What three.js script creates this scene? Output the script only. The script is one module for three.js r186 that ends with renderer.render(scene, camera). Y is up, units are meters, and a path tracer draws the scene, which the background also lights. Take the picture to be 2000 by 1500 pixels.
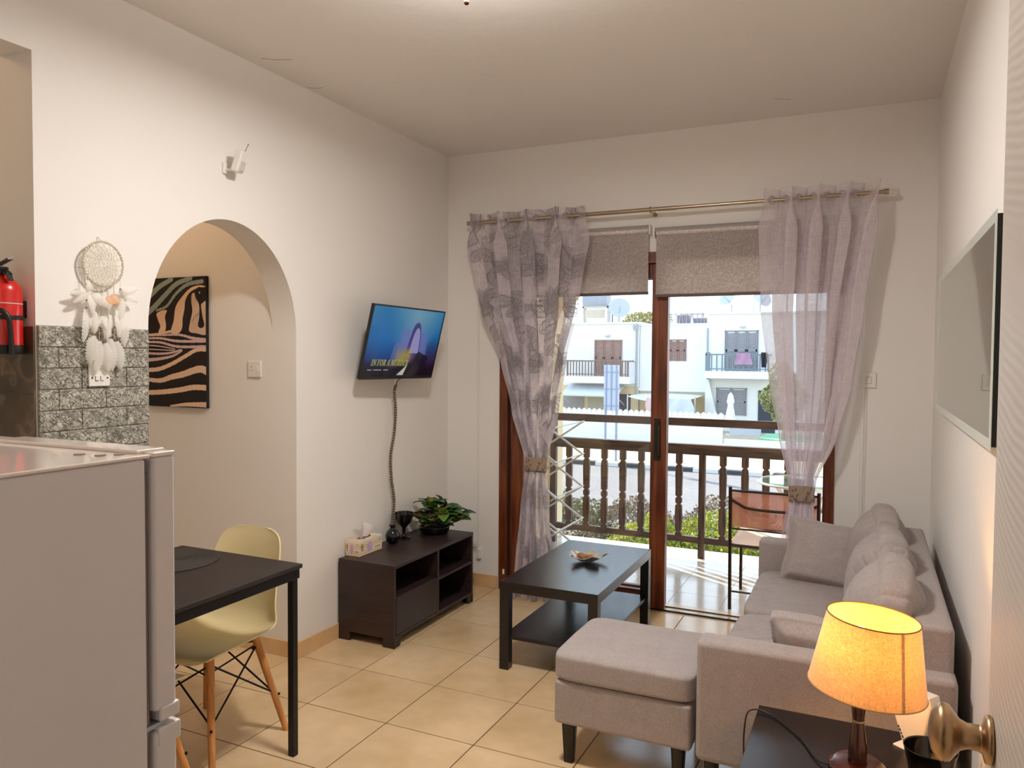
import * as THREE from 'three';
import { RoundedBoxGeometry } from 'three/addons/geometries/RoundedBoxGeometry.js';
import { mergeGeometries, mergeVertices, toCreasedNormals } from 'three/addons/utils/BufferGeometryUtils.js';
import { RectAreaLightUniformsLib } from 'three/addons/lights/RectAreaLightUniformsLib.js';

// ---------------------------------------------------------------- camera, sky, sun, exposure
RectAreaLightUniformsLib.init();
const scene = new THREE.Scene();
const renderer = new THREE.WebGLRenderer({ antialias: true });
renderer.toneMapping = THREE.LinearToneMapping;
renderer.toneMappingExposure = 1.0;
renderer.shadowMap.enabled = true;
const camera = new THREE.PerspectiveCamera(2 * Math.atan(750 / 1493) * 180 / Math.PI, 4 / 3, 0.05, 200);
camera.rotation.order = 'YXZ';
camera.position.set(2.6952, 1.5922, 4.6907);
camera.rotation.set(-0.0353, 0.4378, 0.007);

// sky: pale, hazy, bluer towards the zenith
{
  const w = 8, h = 64, d = new Float32Array(w * h * 4);
  for (let j = 0; j < h; j++) {
    const el = (j + 0.5) / h * 2 - 1, t = Math.max(0, el);
    const k = Math.pow(t, 0.6);
    const r = 1.7 * (1 - k) + 0.75 * k, g = 2.0 * (1 - k) + 1.12 * k, b = 2.1 * (1 - k) + 1.75 * k;
    for (let i = 0; i < w; i++) d.set([r, g, b, 1], (j * w + i) * 4);
  }
  const sky = new THREE.DataTexture(d, w, h, THREE.RGBAFormat, THREE.FloatType);
  sky.mapping = THREE.EquirectangularReflectionMapping;
  sky.magFilter = sky.minFilter = THREE.LinearFilter;
  sky.needsUpdate = true;
  scene.background = sky;
  scene.backgroundIntensity = 1.55;
}
const LAMP = 172; // ceiling light, candela per square metre of its opal glass
const sun = new THREE.DirectionalLight(new THREE.Color(1, 0.9, 0.74), 11);
{
  const el = 26 * Math.PI / 180, az = 32 * Math.PI / 180;
  const travel = new THREE.Vector3(Math.cos(el) * Math.cos(az), -Math.sin(el), Math.cos(el) * Math.sin(az));
  sun.target.position.set(-3, -2, -15);
  sun.position.copy(sun.target.position).addScaledVector(travel, -60);
  sun.castShadow = true;
  sun.shadow.mapSize.set(4096, 4096);
  Object.assign(sun.shadow.camera, { left: -40, right: 40, top: 40, bottom: -40, near: 1, far: 140 });
  scene.add(sun, sun.target);
}

// ---------------------------------------------------------------- helpers
const V = (x, y, z) => new THREE.Vector3(x, y, z);
let seedState = 12345;
const srand = (s) => { seedState = s >>> 0; };
const rnd = (a = 0, b = 1) => { seedState = (seedState + 0x6d2b79f5) | 0; let t = Math.imul(seedState ^ (seedState >>> 15), 1 | seedState); t = (t + Math.imul(t ^ (t >>> 7), 61 | t)) ^ t; return a + (b - a) * (((t ^ (t >>> 14)) >>> 0) / 4294967296); };
const lerp = (a, b, t) => a + (b - a) * t;
const clamp = (x, a = 0, b = 1) => Math.min(b, Math.max(a, x));
const smooth = (a, b, x) => { const t = clamp((x - a) / (b - a)); return t * t * (3 - 2 * t); };
// piecewise table look-up [[t, value], ...]
const tab = (rows, t) => { let i = 0; while (i < rows.length - 2 && t > rows[i + 1][0]) i++; const [a, va] = rows[i], [b, vb] = rows[i + 1], k = clamp((t - a) / (b - a)); const s = k * k * (3 - 2 * k); return lerp(va, vb, 0.5 * k + 0.5 * s); };
const hash2 = (x, y, s) => { let h = Math.imul(x, 374761393) ^ Math.imul(y, 668265263) ^ Math.imul(s, 2246822519); h = Math.imul(h ^ (h >>> 13), 1274126177); return ((h ^ (h >>> 16)) >>> 0) / 4294967296; };
function vn(x, y, px, py, s) { // periodic value noise
  const xi = Math.floor(x), yi = Math.floor(y), fx = x - xi, fy = y - yi, m = (a, p) => ((a % p) + p) % p;
  const u = fx * fx * (3 - 2 * fx), v = fy * fy * (3 - 2 * fy), x0 = m(xi, px), x1 = m(xi + 1, px), y0 = m(yi, py), y1 = m(yi + 1, py);
  return lerp(lerp(hash2(x0, y0, s), hash2(x1, y0, s), u), lerp(hash2(x0, y1, s), hash2(x1, y1, s), u), v);
}
function fbm(u, v, fx, fy, oct, s) { let a = 0.5, t = 0, n = 0; for (let o = 0; o < oct; o++) { t += a * vn(u * fx, v * fy, fx, fy, s + o); n += a; a *= 0.5; fx *= 2; fy *= 2; } return t / n; }
const sm3 = (x, y, z, s) => { const f = (a, b, c) => hash2(a + c * 57, b - c * 131, s), xi = Math.floor(x), yi = Math.floor(y), zi = Math.floor(z), w = (t) => t * t * (3 - 2 * t), u = w(x - xi), v = w(y - yi), k = w(z - zi);
  const pl = (c) => lerp(lerp(f(xi, yi, c), f(xi + 1, yi, c), u), lerp(f(xi, yi + 1, c), f(xi + 1, yi + 1, c), u), v); return lerp(pl(zi), pl(zi + 1), k) * 2 - 1; };
function tex(w, h, fn, { srgb = true, size = 1, sizeY, rot = 0, alpha = false } = {}) { // fn(u, v) -> [r, g, b, (a)] 0..255 or a grey number
  const d = new Uint8Array(w * h * 4);
  for (let j = 0; j < h; j++) for (let i = 0; i < w; i++) { const c = fn((i + 0.5) / w, (j + 0.5) / h), k = (j * w + i) * 4; if (typeof c === 'number') { d[k] = d[k + 1] = d[k + 2] = clamp(c, 0, 255); d[k + 3] = 255; } else { d[k] = clamp(c[0], 0, 255); d[k + 1] = clamp(c[1], 0, 255); d[k + 2] = clamp(c[2], 0, 255); d[k + 3] = alpha ? clamp(c[3], 0, 255) : 255; } }
  const t = new THREE.DataTexture(d, w, h, THREE.RGBAFormat);
  t.wrapS = t.wrapT = THREE.RepeatWrapping; t.magFilter = THREE.LinearFilter; t.minFilter = THREE.LinearMipmapLinearFilter; t.generateMipmaps = true;
  t.colorSpace = srgb ? THREE.SRGBColorSpace : THREE.NoColorSpace;
  t.repeat.set(1 / size, 1 / (sizeY ?? size)); t.rotation = rot; t.needsUpdate = true;
  return t;
}
const again = (t, rot) => { const c = t.clone(); c.rotation = rot; c.needsUpdate = true; return c; };
function canvasTex(w, h, draw) { const c = document.createElement('canvas'); c.width = w; c.height = h; draw(c.getContext('2d'), w, h); const t = new THREE.CanvasTexture(c); t.colorSpace = THREE.SRGBColorSpace; t.magFilter = THREE.LinearFilter; return t; }
const std = (color, roughness = 0.6, o = {}) => new THREE.MeshStandardMaterial({ color, roughness, ...o });
const phys = (color, roughness = 0.6, o = {}) => new THREE.MeshPhysicalMaterial({ color, roughness, ...o });

function metreUV(g) { // uv in metres from the position, by the way each face points
  if (g.index) g = g.toNonIndexed();
  const p = g.attributes.position, n = p.count, uv = new Float32Array(n * 2), a = V(), b = V(), c = V();
  for (let i = 0; i < n; i += 3) {
    a.fromBufferAttribute(p, i); b.fromBufferAttribute(p, i + 1); c.fromBufferAttribute(p, i + 2);
    const q = b.clone().sub(a).cross(c.clone().sub(a)), ax = Math.abs(q.x), ay = Math.abs(q.y), az = Math.abs(q.z);
    [a, b, c].forEach((v, k) => { const [s, t] = ax >= ay && ax >= az ? [v.z, v.y] : ay >= az ? [v.x, v.z] : [v.x, v.y]; uv[(i + k) * 2] = s; uv[(i + k) * 2 + 1] = t; });
  }
  g.setAttribute('uv', new THREE.BufferAttribute(uv, 2));
  return g;
}
const ready = (g) => { g = g.index ? g.toNonIndexed() : g; for (const k of Object.keys(g.attributes)) if (!['position', 'normal', 'uv', 'color'].includes(k)) g.deleteAttribute(k); if (!g.attributes.normal) g.computeVertexNormals(); if (!g.attributes.uv) g.setAttribute('uv', new THREE.BufferAttribute(new Float32Array(g.attributes.position.count * 2), 2)); g.clearGroups?.(); return g; };
const merge = (list) => (Array.isArray(list) ? (list.length === 1 ? ready(list[0]) : mergeGeometries(list.map(ready))) : ready(list));
const box = (w, h, d, x = 0, y = 0, z = 0, r = 0) => (r ? new RoundedBoxGeometry(w, h, d, 2, Math.min(r, w / 2.01, h / 2.01, d / 2.01)) : new THREE.BoxGeometry(w, h, d)).translate(x, y, z);
const slab = (x0, x1, y0, y1, z0, z1, r = 0) => box(x1 - x0, y1 - y0, z1 - z0, (x0 + x1) / 2, (y0 + y1) / 2, (z0 + z1) / 2, r);
const cyl = (r0, r1, h, x = 0, y = 0, z = 0, seg = 24) => new THREE.CylinderGeometry(r1, r0, h, seg).translate(x, y + h / 2, z);
const lathe = (pts, seg = 40) => new THREE.LatheGeometry(pts.map(([r, y]) => new THREE.Vector2(r, y)), seg);
const tube = (pts, r, seg = 40, rs = 8, closed = false) => new THREE.TubeGeometry(new THREE.CatmullRomCurve3(pts.map((p) => V(...p)), closed), seg, r, rs, closed);
function rod(a, b, r0, r1 = r0, seg = 12) { const A = V(...a), B = V(...b), d = B.clone().sub(A); const g = new THREE.CylinderGeometry(r1, r0, d.length(), seg); g.translate(0, d.length() / 2, 0); g.applyQuaternion(new THREE.Quaternion().setFromUnitVectors(V(0, 1, 0), d.normalize())); return g.translate(A.x, A.y, A.z); }
function bar(a, b, w, h) { const A = V(...a), B = V(...b), d = B.clone().sub(A); const g = new THREE.BoxGeometry(w, d.length(), h); g.translate(0, d.length() / 2, 0); g.applyQuaternion(new THREE.Quaternion().setFromUnitVectors(V(0, 1, 0), d.normalize())); return g.translate(A.x, A.y, A.z); }
const poly = (pts) => { const s = new THREE.Shape(); pts.forEach(([x, y], i) => (i ? s.lineTo(x, y) : s.moveTo(x, y))); s.closePath(); return s; };
const extrude = (shape, depth, bevel = 0) => new THREE.ExtrudeGeometry(shape, { depth: depth - 2 * bevel, bevelEnabled: bevel > 0, bevelSize: bevel, bevelThickness: bevel, bevelSegments: 2, curveSegments: 32, bevelOffset: -bevel }).translate(0, 0, bevel);
const ZY = (g) => g.rotateY(-Math.PI / 2); // a shape drawn as (z, y) becomes a slab in x <= 0

const used = {};
const numbered = (n) => { const k = used[n] = (used[n] ?? -1) + 1; return k ? `${n}_${String(k).padStart(3, '0')}` : n; };
function mesh(name, geo, mat, parent) {
  let g = merge(geo);
  if (mat.userData.metres) g = metreUV(g);
  const m = new THREE.Mesh(g, mat); m.name = name; m.castShadow = m.receiveShadow = true; parent.add(m);
  return m;
}
const part = (parent, name, geo, mat, label) => { const m = mesh(name, geo, mat, parent); if (label) m.userData.label = label; return m; };
function thing(name, label, category, [x, y, z] = [0, 0, 0], turn = 0, group) {
  const o = new THREE.Group(); o.name = numbered(name); o.position.set(x, y, z); o.rotation.y = turn; o.userData = { label, category }; if (group) o.userData.group = group; scene.add(o); return o;
}
function one(name, label, category, geo, mat, at = [0, 0, 0], turn = 0) { const m = mesh(numbered(name), geo, mat, scene); m.position.set(...at); m.rotation.y = turn; m.userData = { label, category }; return m; }
function struct(name, geo, mat, label, category) { const m = mesh(numbered(name), geo, mat, scene); m.userData = { kind: 'structure', label, category }; return m; }
function copy(o, label, [x, y, z], turn = 0) { const c = o.clone(); c.name = numbered(o.name.replace(/_\d{3}$/, '')); c.userData = { ...o.userData, label }; c.position.set(x, y, z); c.rotation.y = turn; scene.add(c); return c; }

// soft upholstery: a rounded block that bulges in the middle, with folds given by crease(x, y, z) in metres
function cushion(w, h, d, { n = 26, pw = 7, bulge = [0, 0, 0], crease, pinch = 0, edge = 0 } = {}) {
  const g0 = new THREE.BoxGeometry(2, 2, 2, n, Math.max(8, Math.round(n * 0.6)), n); g0.deleteAttribute('uv'); g0.deleteAttribute('normal');
  const g = mergeVertices(g0, 1e-5), p = g.attributes.position, v = V();
  for (let i = 0; i < p.count; i++) {
    v.fromBufferAttribute(p, i);
    const x = v.x, y = v.y, z = v.z, q = Math.pow(Math.pow(Math.abs(x), pw) + Math.pow(Math.abs(y), pw) + Math.pow(Math.abs(z), pw), 1 / pw), m = Math.max(Math.abs(x), Math.abs(y), Math.abs(z));
    v.multiplyScalar(m / q);
    const bx = (1 - x * x), by = (1 - y * y), bz = (1 - z * z);
    v.x *= 1 + bulge[0] * by * bz; v.y *= 1 + bulge[1] * bx * bz; v.z *= 1 + bulge[2] * bx * by;
    if (edge) { const k = 1 - edge * smooth(0.35, 1, Math.max(Math.abs(y) * 0.9, Math.abs(z))); v.x *= k; }
    if (pinch) { const c = Math.pow(Math.abs(x * z), 2); v.x *= 1 + pinch * c; v.z *= 1 + pinch * c; v.y *= 1 - 0.55 * smooth(0.7, 1, Math.max(Math.abs(x), Math.abs(z))); }
    v.set(v.x * w / 2, v.y * h / 2, v.z * d / 2);
    p.setXYZ(i, v.x, v.y, v.z);
  }
  g.computeVertexNormals();
  if (crease) { const nn = g.attributes.normal; for (let i = 0; i < p.count; i++) { v.fromBufferAttribute(p, i); const k = crease(v.x, v.y, v.z); p.setXYZ(i, v.x + nn.getX(i) * k, v.y + nn.getY(i) * k, v.z + nn.getZ(i) * k); } g.computeVertexNormals(); }
  return g.toNonIndexed();
}
// a sheet given as points(u, v), thickened by t
function sheet(f, nu, nv, t) {
  const pos = [], uv = [], idx = [];
  for (let j = 0; j <= nv; j++) for (let i = 0; i <= nu; i++) { const p = f(i / nu, j / nv); pos.push(p[0], p[1], p[2]); uv.push(p[3] ?? i / nu, p[4] ?? j / nv); }
  for (let j = 0; j < nv; j++) for (let i = 0; i < nu; i++) { const a = j * (nu + 1) + i, b = a + 1, c = a + nu + 1, d = c + 1; idx.push(a, b, d, a, d, c); }
  const g = new THREE.BufferGeometry(); g.setAttribute('position', new THREE.Float32BufferAttribute(pos, 3)); g.setAttribute('uv', new THREE.Float32BufferAttribute(uv, 2)); g.setIndex(idx); g.computeVertexNormals();
  if (!t) return g;
  const n = g.attributes.normal, N = (nu + 1) * (nv + 1), p2 = pos.slice(), u2 = uv.concat(uv), i2 = idx.slice();
  for (let k = 0; k < N; k++) p2.push(pos[3 * k] - n.getX(k) * t, pos[3 * k + 1] - n.getY(k) * t, pos[3 * k + 2] - n.getZ(k) * t);
  for (let k = 0; k < idx.length; k += 3) i2.push(idx[k] + N, idx[k + 2] + N, idx[k + 1] + N);
  const edge = []; for (let i = 0; i <= nu; i++) edge.push(i); for (let j = 1; j <= nv; j++) edge.push(j * (nu + 1) + nu); for (let i = nu - 1; i >= 0; i--) edge.push(nv * (nu + 1) + i); for (let j = nv - 1; j >= 0; j--) edge.push(j * (nu + 1));
  for (let k = 0; k < edge.length - 1; k++) { const a = edge[k], b = edge[k + 1]; i2.push(a, a + N, b, b, a + N, b + N); }
  const h = new THREE.BufferGeometry(); h.setAttribute('position', new THREE.Float32BufferAttribute(p2, 3)); h.setAttribute('uv', new THREE.Float32BufferAttribute(u2, 2)); h.setIndex(i2);
  return toCreasedNormals(h.toNonIndexed(), 0.9);
}

// ---------------------------------------------------------------- materials
const metres = (m) => { m.userData.metres = true; return m; };
const plasterBump = tex(512, 512, (u, v) => 110 + 90 * fbm(u, v, 24, 24, 4, 3) + 50 * fbm(u, v, 5, 5, 3, 9), { srgb: false, size: 1.6 });
const wallMat = metres(std('#f1ede8', 0.85, { bumpMap: plasterBump, bumpScale: 0.0035 }));
const ceilMat = metres(std('#efeae5', 0.9, { bumpMap: plasterBump, bumpScale: 0.006 }));
const creamWall = metres(std('#ecd9b0', 0.9, { bumpMap: plasterBump, bumpScale: 0.004 }));
const tileTex = [0, 1, 2].map((k) => tex(256, 256, (u, v) => { const a = fbm(u, v, 3, 3, 5, 20 + k), b = fbm(u, v, 12, 12, 3, 40 + k); const s = (a - 0.5) * 34 + (b - 0.5) * 14; return [222 + s, 192 + s * 1.05, 150 + s * 1.2]; }, { size: 0.86 }));
const tileMats = tileTex.map((t) => metres(phys('#ffffff', 0.2, { map: t, specularIntensity: 0.9 })));
const grout = std('#66492f', 0.95);
const skirting = metres(std('#fff4e6', 0.35, { map: tileTex[1] }));
const streak = (r, g, b, amp, s, fx = 40) => (u, v) => { const a = fbm(u, v, fx, 3, 4, s) - 0.5, k = fbm(u, v, 6, 2, 3, s + 7) - 0.5, q = (a * 1.5 + k) * amp; return [r + q, g + q * 0.75, b + q * 0.6]; };
const redT = tex(512, 512, streak(112, 55, 27, 62, 51), { size: 0.7 });
const redWood = metres(std('#ffffff', 0.38, { map: redT })), redWoodH = metres(std('#ffffff', 0.38, { map: again(redT, Math.PI / 2) }));
const railT = tex(512, 512, streak(84, 64, 55, 40, 61), { size: 0.5 });
const railWood = metres(std('#ffffff', 0.6, { map: railT })), railWoodH = metres(std('#ffffff', 0.6, { map: again(railT, Math.PI / 2) }));
const wengeT = tex(512, 512, streak(50, 35, 33, 16, 71, 60), { size: 0.6 });
const wenge = metres(std('#ffffff', 0.42, { map: wengeT })), wengeH = metres(std('#ffffff', 0.42, { map: again(wengeT, Math.PI / 2) }));
const lackT = tex(256, 256, streak(30, 26, 27, 7, 75, 60), { size: 0.6 });
const lackBlack = metres(phys('#ffffff', 0.26, { map: lackT, specularIntensity: 1 }));
const linenB = tex(256, 256, (u, v) => 128 + 60 * (Math.sin(u * 2 * Math.PI * 64) * 0.5 + Math.sin(v * 2 * Math.PI * 64) * 0.5) + 90 * (fbm(u, v, 64, 64, 2, 5) - 0.5), { srgb: false, size: 0.16 });
const linenT = tex(256, 256, (u, v) => { const s = (fbm(u, v, 100, 50, 2, 81) + fbm(u, v, 50, 100, 2, 83) - 1) * 20 + (fbm(u, v, 4, 4, 3, 85) - 0.5) * 8; return [174 + s, 164 + s, 161 + s]; }, { size: 0.2 });
const linen = metres(phys('#ffffff', 0.95, { map: linenT, bumpMap: linenB, bumpScale: 0.0006, sheen: 0.3, sheenRoughness: 0.6, sheenColor: new THREE.Color('#cfc6c4') }));
const blackLeg = std('#171210', 0.35), blackPlastic = std('#141313', 0.4), darkMetal = std('#191919', 0.35, { metalness: 0.6 });
const whitePlastic = std('#eeeae4', 0.4), steel = std('#b9a894', 0.28, { metalness: 1 }), brass = std('#a07b45', 0.3, { metalness: 1 });
const blackGloss = phys('#080708', 0.1, { clearcoat: 0.3, clearcoatRoughness: 0.05 });

// ---------------------------------------------------------------- the room
const W = 3.006, H = 2.984, ZF = 4.36, T = 0.16;
const AZ0 = 1.574, AZ1 = 2.47, SPR = 1.7, ATOP = 2.215, KZ = 2.94, KY = 2.66; // arch and kitchen opening
{
  // floor: grout bed and tiles, one mesh each
  const fl = struct('floor', slab(-1.75, 3.2, -0.12, -0.0025, -0.2, 6.2), grout, 'cream ceramic tile floor with thin brown joints', 'floor');
  const px = 0.43, pz = 0.4213, ox = 0.394, oz = 0.276;
  for (let i = -5; i < 7; i++) for (let k = -1; k < 11; k++) {
    const x0 = Math.max(-1.6, ox + i * px + 0.0024), x1 = Math.min(W, ox + (i + 1) * px - 0.0024), z0 = Math.max(0, oz + k * pz + 0.0024), z1 = Math.min(4.6, oz + (k + 1) * pz - 0.0024);
    if (x1 - x0 < 0.02 || z1 - z0 < 0.02) continue;
    if (x1 < -T && (z1 < AZ0 || (z0 > AZ1 && z1 < KZ))) continue;
    part(fl, 'tile', slab(x0, x1, -0.008, 0, z0, z1, 0.0012), tileMats[(i * 7 + k * 3 + 99) % 3]);
  }
  const ce = struct('ceiling', slab(-1.75, 3.2, H, H + 0.2, -0.2, 6.2), ceilMat, 'rough white plaster ceiling with a few hairline cracks', 'ceiling');
  const crackMat = std('#8d7b6c', 1);
  for (const c of [[[0.22, 2.64], [0.25, 2.55], [0.3, 2.5], [0.36, 2.48]], [[0.47, 2.38], [0.52, 2.36]], [[0.08, 1.9], [0.13, 1.86], [0.2, 1.83]], [[0.02, 1.5], [0.06, 1.47], [0.09, 1.47]], [[2.2, 0.35], [2.28, 0.3]]]) part(ce, 'plaster_crack', tube(c.map(([x, z]) => [x, H - 0.0002, z]), 0.0011, 16, 5), crackMat);
  // left wall with the arch and the kitchen opening
  const s = new THREE.Shape(); s.moveTo(-0.2, 0); s.lineTo(AZ0, 0); s.lineTo(AZ0, SPR);
  s.absellipse((AZ0 + AZ1) / 2, SPR, (AZ1 - AZ0) / 2, ATOP - SPR, Math.PI, 0, true); s.lineTo(AZ1, 0);
  s.lineTo(KZ, 0); s.lineTo(KZ, KY); s.lineTo(ZF, KY); s.lineTo(ZF, H); s.lineTo(-0.2, H); s.closePath();
  struct('wall_left', ZY(new THREE.ExtrudeGeometry(s, { depth: T, bevelEnabled: false, curveSegments: 48 })), wallMat, 'white plaster wall with an arched opening', 'wall');
  // back wall with the balcony door opening
  struct('wall_back', extrude(poly([[0, 0], [0.41, 0], [0.41, 2.25], [2.524, 2.25], [2.524, 0], [W, 0], [W, H], [0, H]]), 0.2).translate(0, 0, -0.2), wallMat, 'white plaster wall around the balcony door', 'wall');
  struct('wall_right', slab(W, W + 0.2, 0, H, -0.2, 6.2), wallMat, 'white plaster wall behind the sofa', 'wall');
  struct('wall_front', extrude(poly([[-1.75, 0], [1.93, 0], [1.93, 2.12], [2.9, 2.12], [2.9, 0], [W, 0], [W, H], [-1.75, H]]), 0.16).translate(0, 0, ZF), wallMat, 'white plaster wall with the entrance doorway', 'wall');
  // hall behind the arch and the kitchen corner
  struct('wall_hall', slab(-1.75, -T, 0, H, AZ0 - 0.15, AZ0), wallMat, 'plaster wall of the hall seen through the arch', 'wall');
  struct('wall_hall_end', slab(-1.75, -1.6, 0, H, AZ0, ZF), wallMat, 'end wall of the hall and kitchen', 'wall');
  const kw = struct('wall_kitchen', slab(-1.6, -T, 0, H, AZ1, KZ), wallMat, 'plaster wall of the kitchen corner', 'wall');
  const marbT = tex(512, 512, (u, v) => { const a = fbm(u, v, 4, 4, 5, 91), w = Math.pow(1 - Math.abs(fbm(u + 0.1 * a, v, 5, 5, 4, 95) * 2 - 1), 9); const q = (a - 0.5) * 60 + w * 52; return [80 + q, 66 + q * 0.9, 52 + q * 0.75]; }, { size: 0.55 });
  const marble = metres(std('#ffffff', 0.3, { map: marbT }));
  for (let i = 0; i < 5; i++) for (let j = 0; j < 7; j++) part(kw, 'tile', slab(-0.001 - (i + 1) * 0.3 + 0.001, -0.001 - i * 0.3 - 0.001, 1.69 - (j + 1) * 0.2413 + 0.001, 1.69 - j * 0.2413 - 0.001, KZ, KZ + 0.008, 0.001), marble);
  // landing outside the entrance
  struct('wall_landing', [slab(-1.75, 3.2, 0, H, 6.0, 6.2), slab(-1.75, -1.55, 0, H, ZF + 0.16, 6.0)], wallMat, 'plaster wall of the landing outside', 'wall');
  // skirting
  const sk = (name, g) => struct(name, g, skirting, 'cream tile skirting along the ' + name.split('_').slice(1).join(' ') + ' wall foot', 'baseboard');
  sk('baseboard_left', [slab(0, 0.012, 0, 0.085, 0, AZ0, 0.002), slab(-T, 0.012, 0, 0.085, AZ0, AZ0 + 0.012, 0.002)]);
  sk('baseboard_back', [slab(0.012, 0.40, 0, 0.085, 0, 0.012, 0.002), slab(2.535, W - 0.012, 0, 0.085, 0, 0.012, 0.002)]);
  sk('baseboard_right', [slab(W - 0.012, W, 0, 0.085, 0, ZF, 0.002)]);
  sk('baseboard_hall', [slab(-1.6, -T, 0, 0.085, AZ0, AZ0 + 0.012, 0.002)]);
  sk('baseboard_pier', [slab(0, 0.012, 0, 0.085, AZ1, KZ, 0.002)]);
}
// grey foam brick panel beside the arch
{
  const crackle = (u, v) => { const a = fbm(u, v, 6, 14, 3, 101), w = 1 - Math.abs(fbm(u + 0.25 * a, v + 0.2 * a, 22, 30, 3, 105) * 2 - 1), w2 = 1 - Math.abs(fbm(u - 0.2 * a, v + 0.3 * a, 40, 52, 2, 109) * 2 - 1); return clamp(Math.pow(w, 9) * 0.9 + Math.pow(w2, 12) * 0.8); };
  const bt = tex(512, 512, (u, v) => { const k = crackle(u, v), c = fbm(u, v, 5, 5, 3, 113); const l = 205 + (c - 0.5) * 40 - 112 * k; return [l, l * 0.975, l * 0.9]; }, { size: 0.3 });
  const bb = tex(512, 512, (u, v) => 220 - 190 * crackle(u, v) + 40 * (fbm(u, v, 9, 9, 3, 117) - 0.5), { srgb: false, size: 0.3 });
  const bm = metres(std('#ffffff', 0.75, { map: bt, bumpMap: bb, bumpScale: 0.004 }));
  const panel = thing('brick_panel', 'grey textured faux brick wall panel beside the arch', 'wall panel', [0.0005, 0, 0]);
  part(panel, 'backing', slab(0, 0.004, 0.92, 1.694, AZ1 + 0.004, KZ - 0.002), std('#8f8b80', 0.8));
  const L = 0.19, h = 0.0772; let row = 0;
  for (let y = 1.694; y > 0.93; y -= h, row++) for (let k = -1; k < 4; k++) {
    const z1 = Math.min(KZ - 0.003, KZ - 0.003 - (k * L) - (row % 2 ? 0.075 : 0.165) + L), z0 = Math.max(AZ1 + 0.005, KZ - 0.003 - (k + 1) * L - (row % 2 ? 0.075 : 0.165) + L);
    if (z1 - z0 > 0.012) part(panel, 'brick', slab(0.002, 0.0105 + 0.0015 * hash2(row, k, 3), y - h + 0.0012, y - 0.0012, z0 + 0.0012, z1 - 0.0012, 0.0035), bm);
  }
}

// ---------------------------------------------------------------- balcony door, blinds, curtains
{
  const d = new THREE.Group(); d.name = 'door_1'; d.userData = { kind: 'structure', label: 'brown wooden sliding balcony door, one half slid open', category: 'door' }; scene.add(d);
  part(d, 'jamb', slab(0.41, 0.47, 0, 2.25, -0.19, 0.012, 0.003), redWood); part(d, 'jamb', slab(2.465, 2.524, 0, 2.25, -0.19, 0.012, 0.003), redWood);
  part(d, 'head', slab(0.47, 2.465, 2.18, 2.25, -0.19, 0.012, 0.003), redWoodH);
  part(d, 'jamb_groove', slab(0.47, 0.482, 0.02, 2.18, -0.035, -0.015), std('#241109', 0.7));
  part(d, 'sill', slab(0.41, 2.524, -0.012, 0.0, -0.2, 0.0), tileMats[0]); part(d, 'track', [slab(0.47, 2.465, -0.002, 0.009, -0.038, -0.026), slab(0.47, 2.465, -0.002, 0.006, -0.12, -0.114)], std('#2c2724', 0.4, { metalness: 0.5 }), 'dark metal sliding track');
  part(d, 'latch_plate', slab(0.443, 0.458, 0.105, 0.14, 0.011, 0.016, 0.002), whitePlastic, 'small white plastic plate');
  const glass = phys('#ffffff', 0.02, { transmission: 1, thickness: 0, ior: 1.45 });
  const leaf = (x0, x1, z) => {
    const l = part(d, 'sliding_leaf', [slab(x0, x0 + 0.095, 0.014, 2.18, z - 0.02, z + 0.02, 0.003), slab(x1 - 0.1, x1, 0.014, 2.18, z - 0.02, z + 0.02, 0.003)], redWood);
    part(l, 'rail', slab(x0 + 0.095, x1 - 0.1, 0.014, 0.12, z - 0.018, z + 0.018, 0.003), redWoodH); part(l, 'rail', slab(x0 + 0.095, x1 - 0.1, 2.09, 2.18, z - 0.018, z + 0.018, 0.003), redWoodH);
    part(l, 'pane', slab(x0 + 0.09, x1 - 0.095, 0.115, 2.095, z - 0.003, z + 0.003), glass);
    return l;
  };
  const l1 = leaf(0.485, 1.556, -0.032); leaf(0.5, 1.54, -0.117);
  part(l1, 'handle', [slab(1.478, 1.52, 0.95, 1.215, -0.014, -0.008, 0.002), tube([[1.515, 1.19, -0.01], [1.515, 1.16, 0.022], [1.515, 1.08, 0.026], [1.515, 1.0, 0.022], [1.515, 0.97, -0.01]], 0.006, 24, 8)], std('#1c1310', 0.4), 'dark metal pull handle');
}
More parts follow.
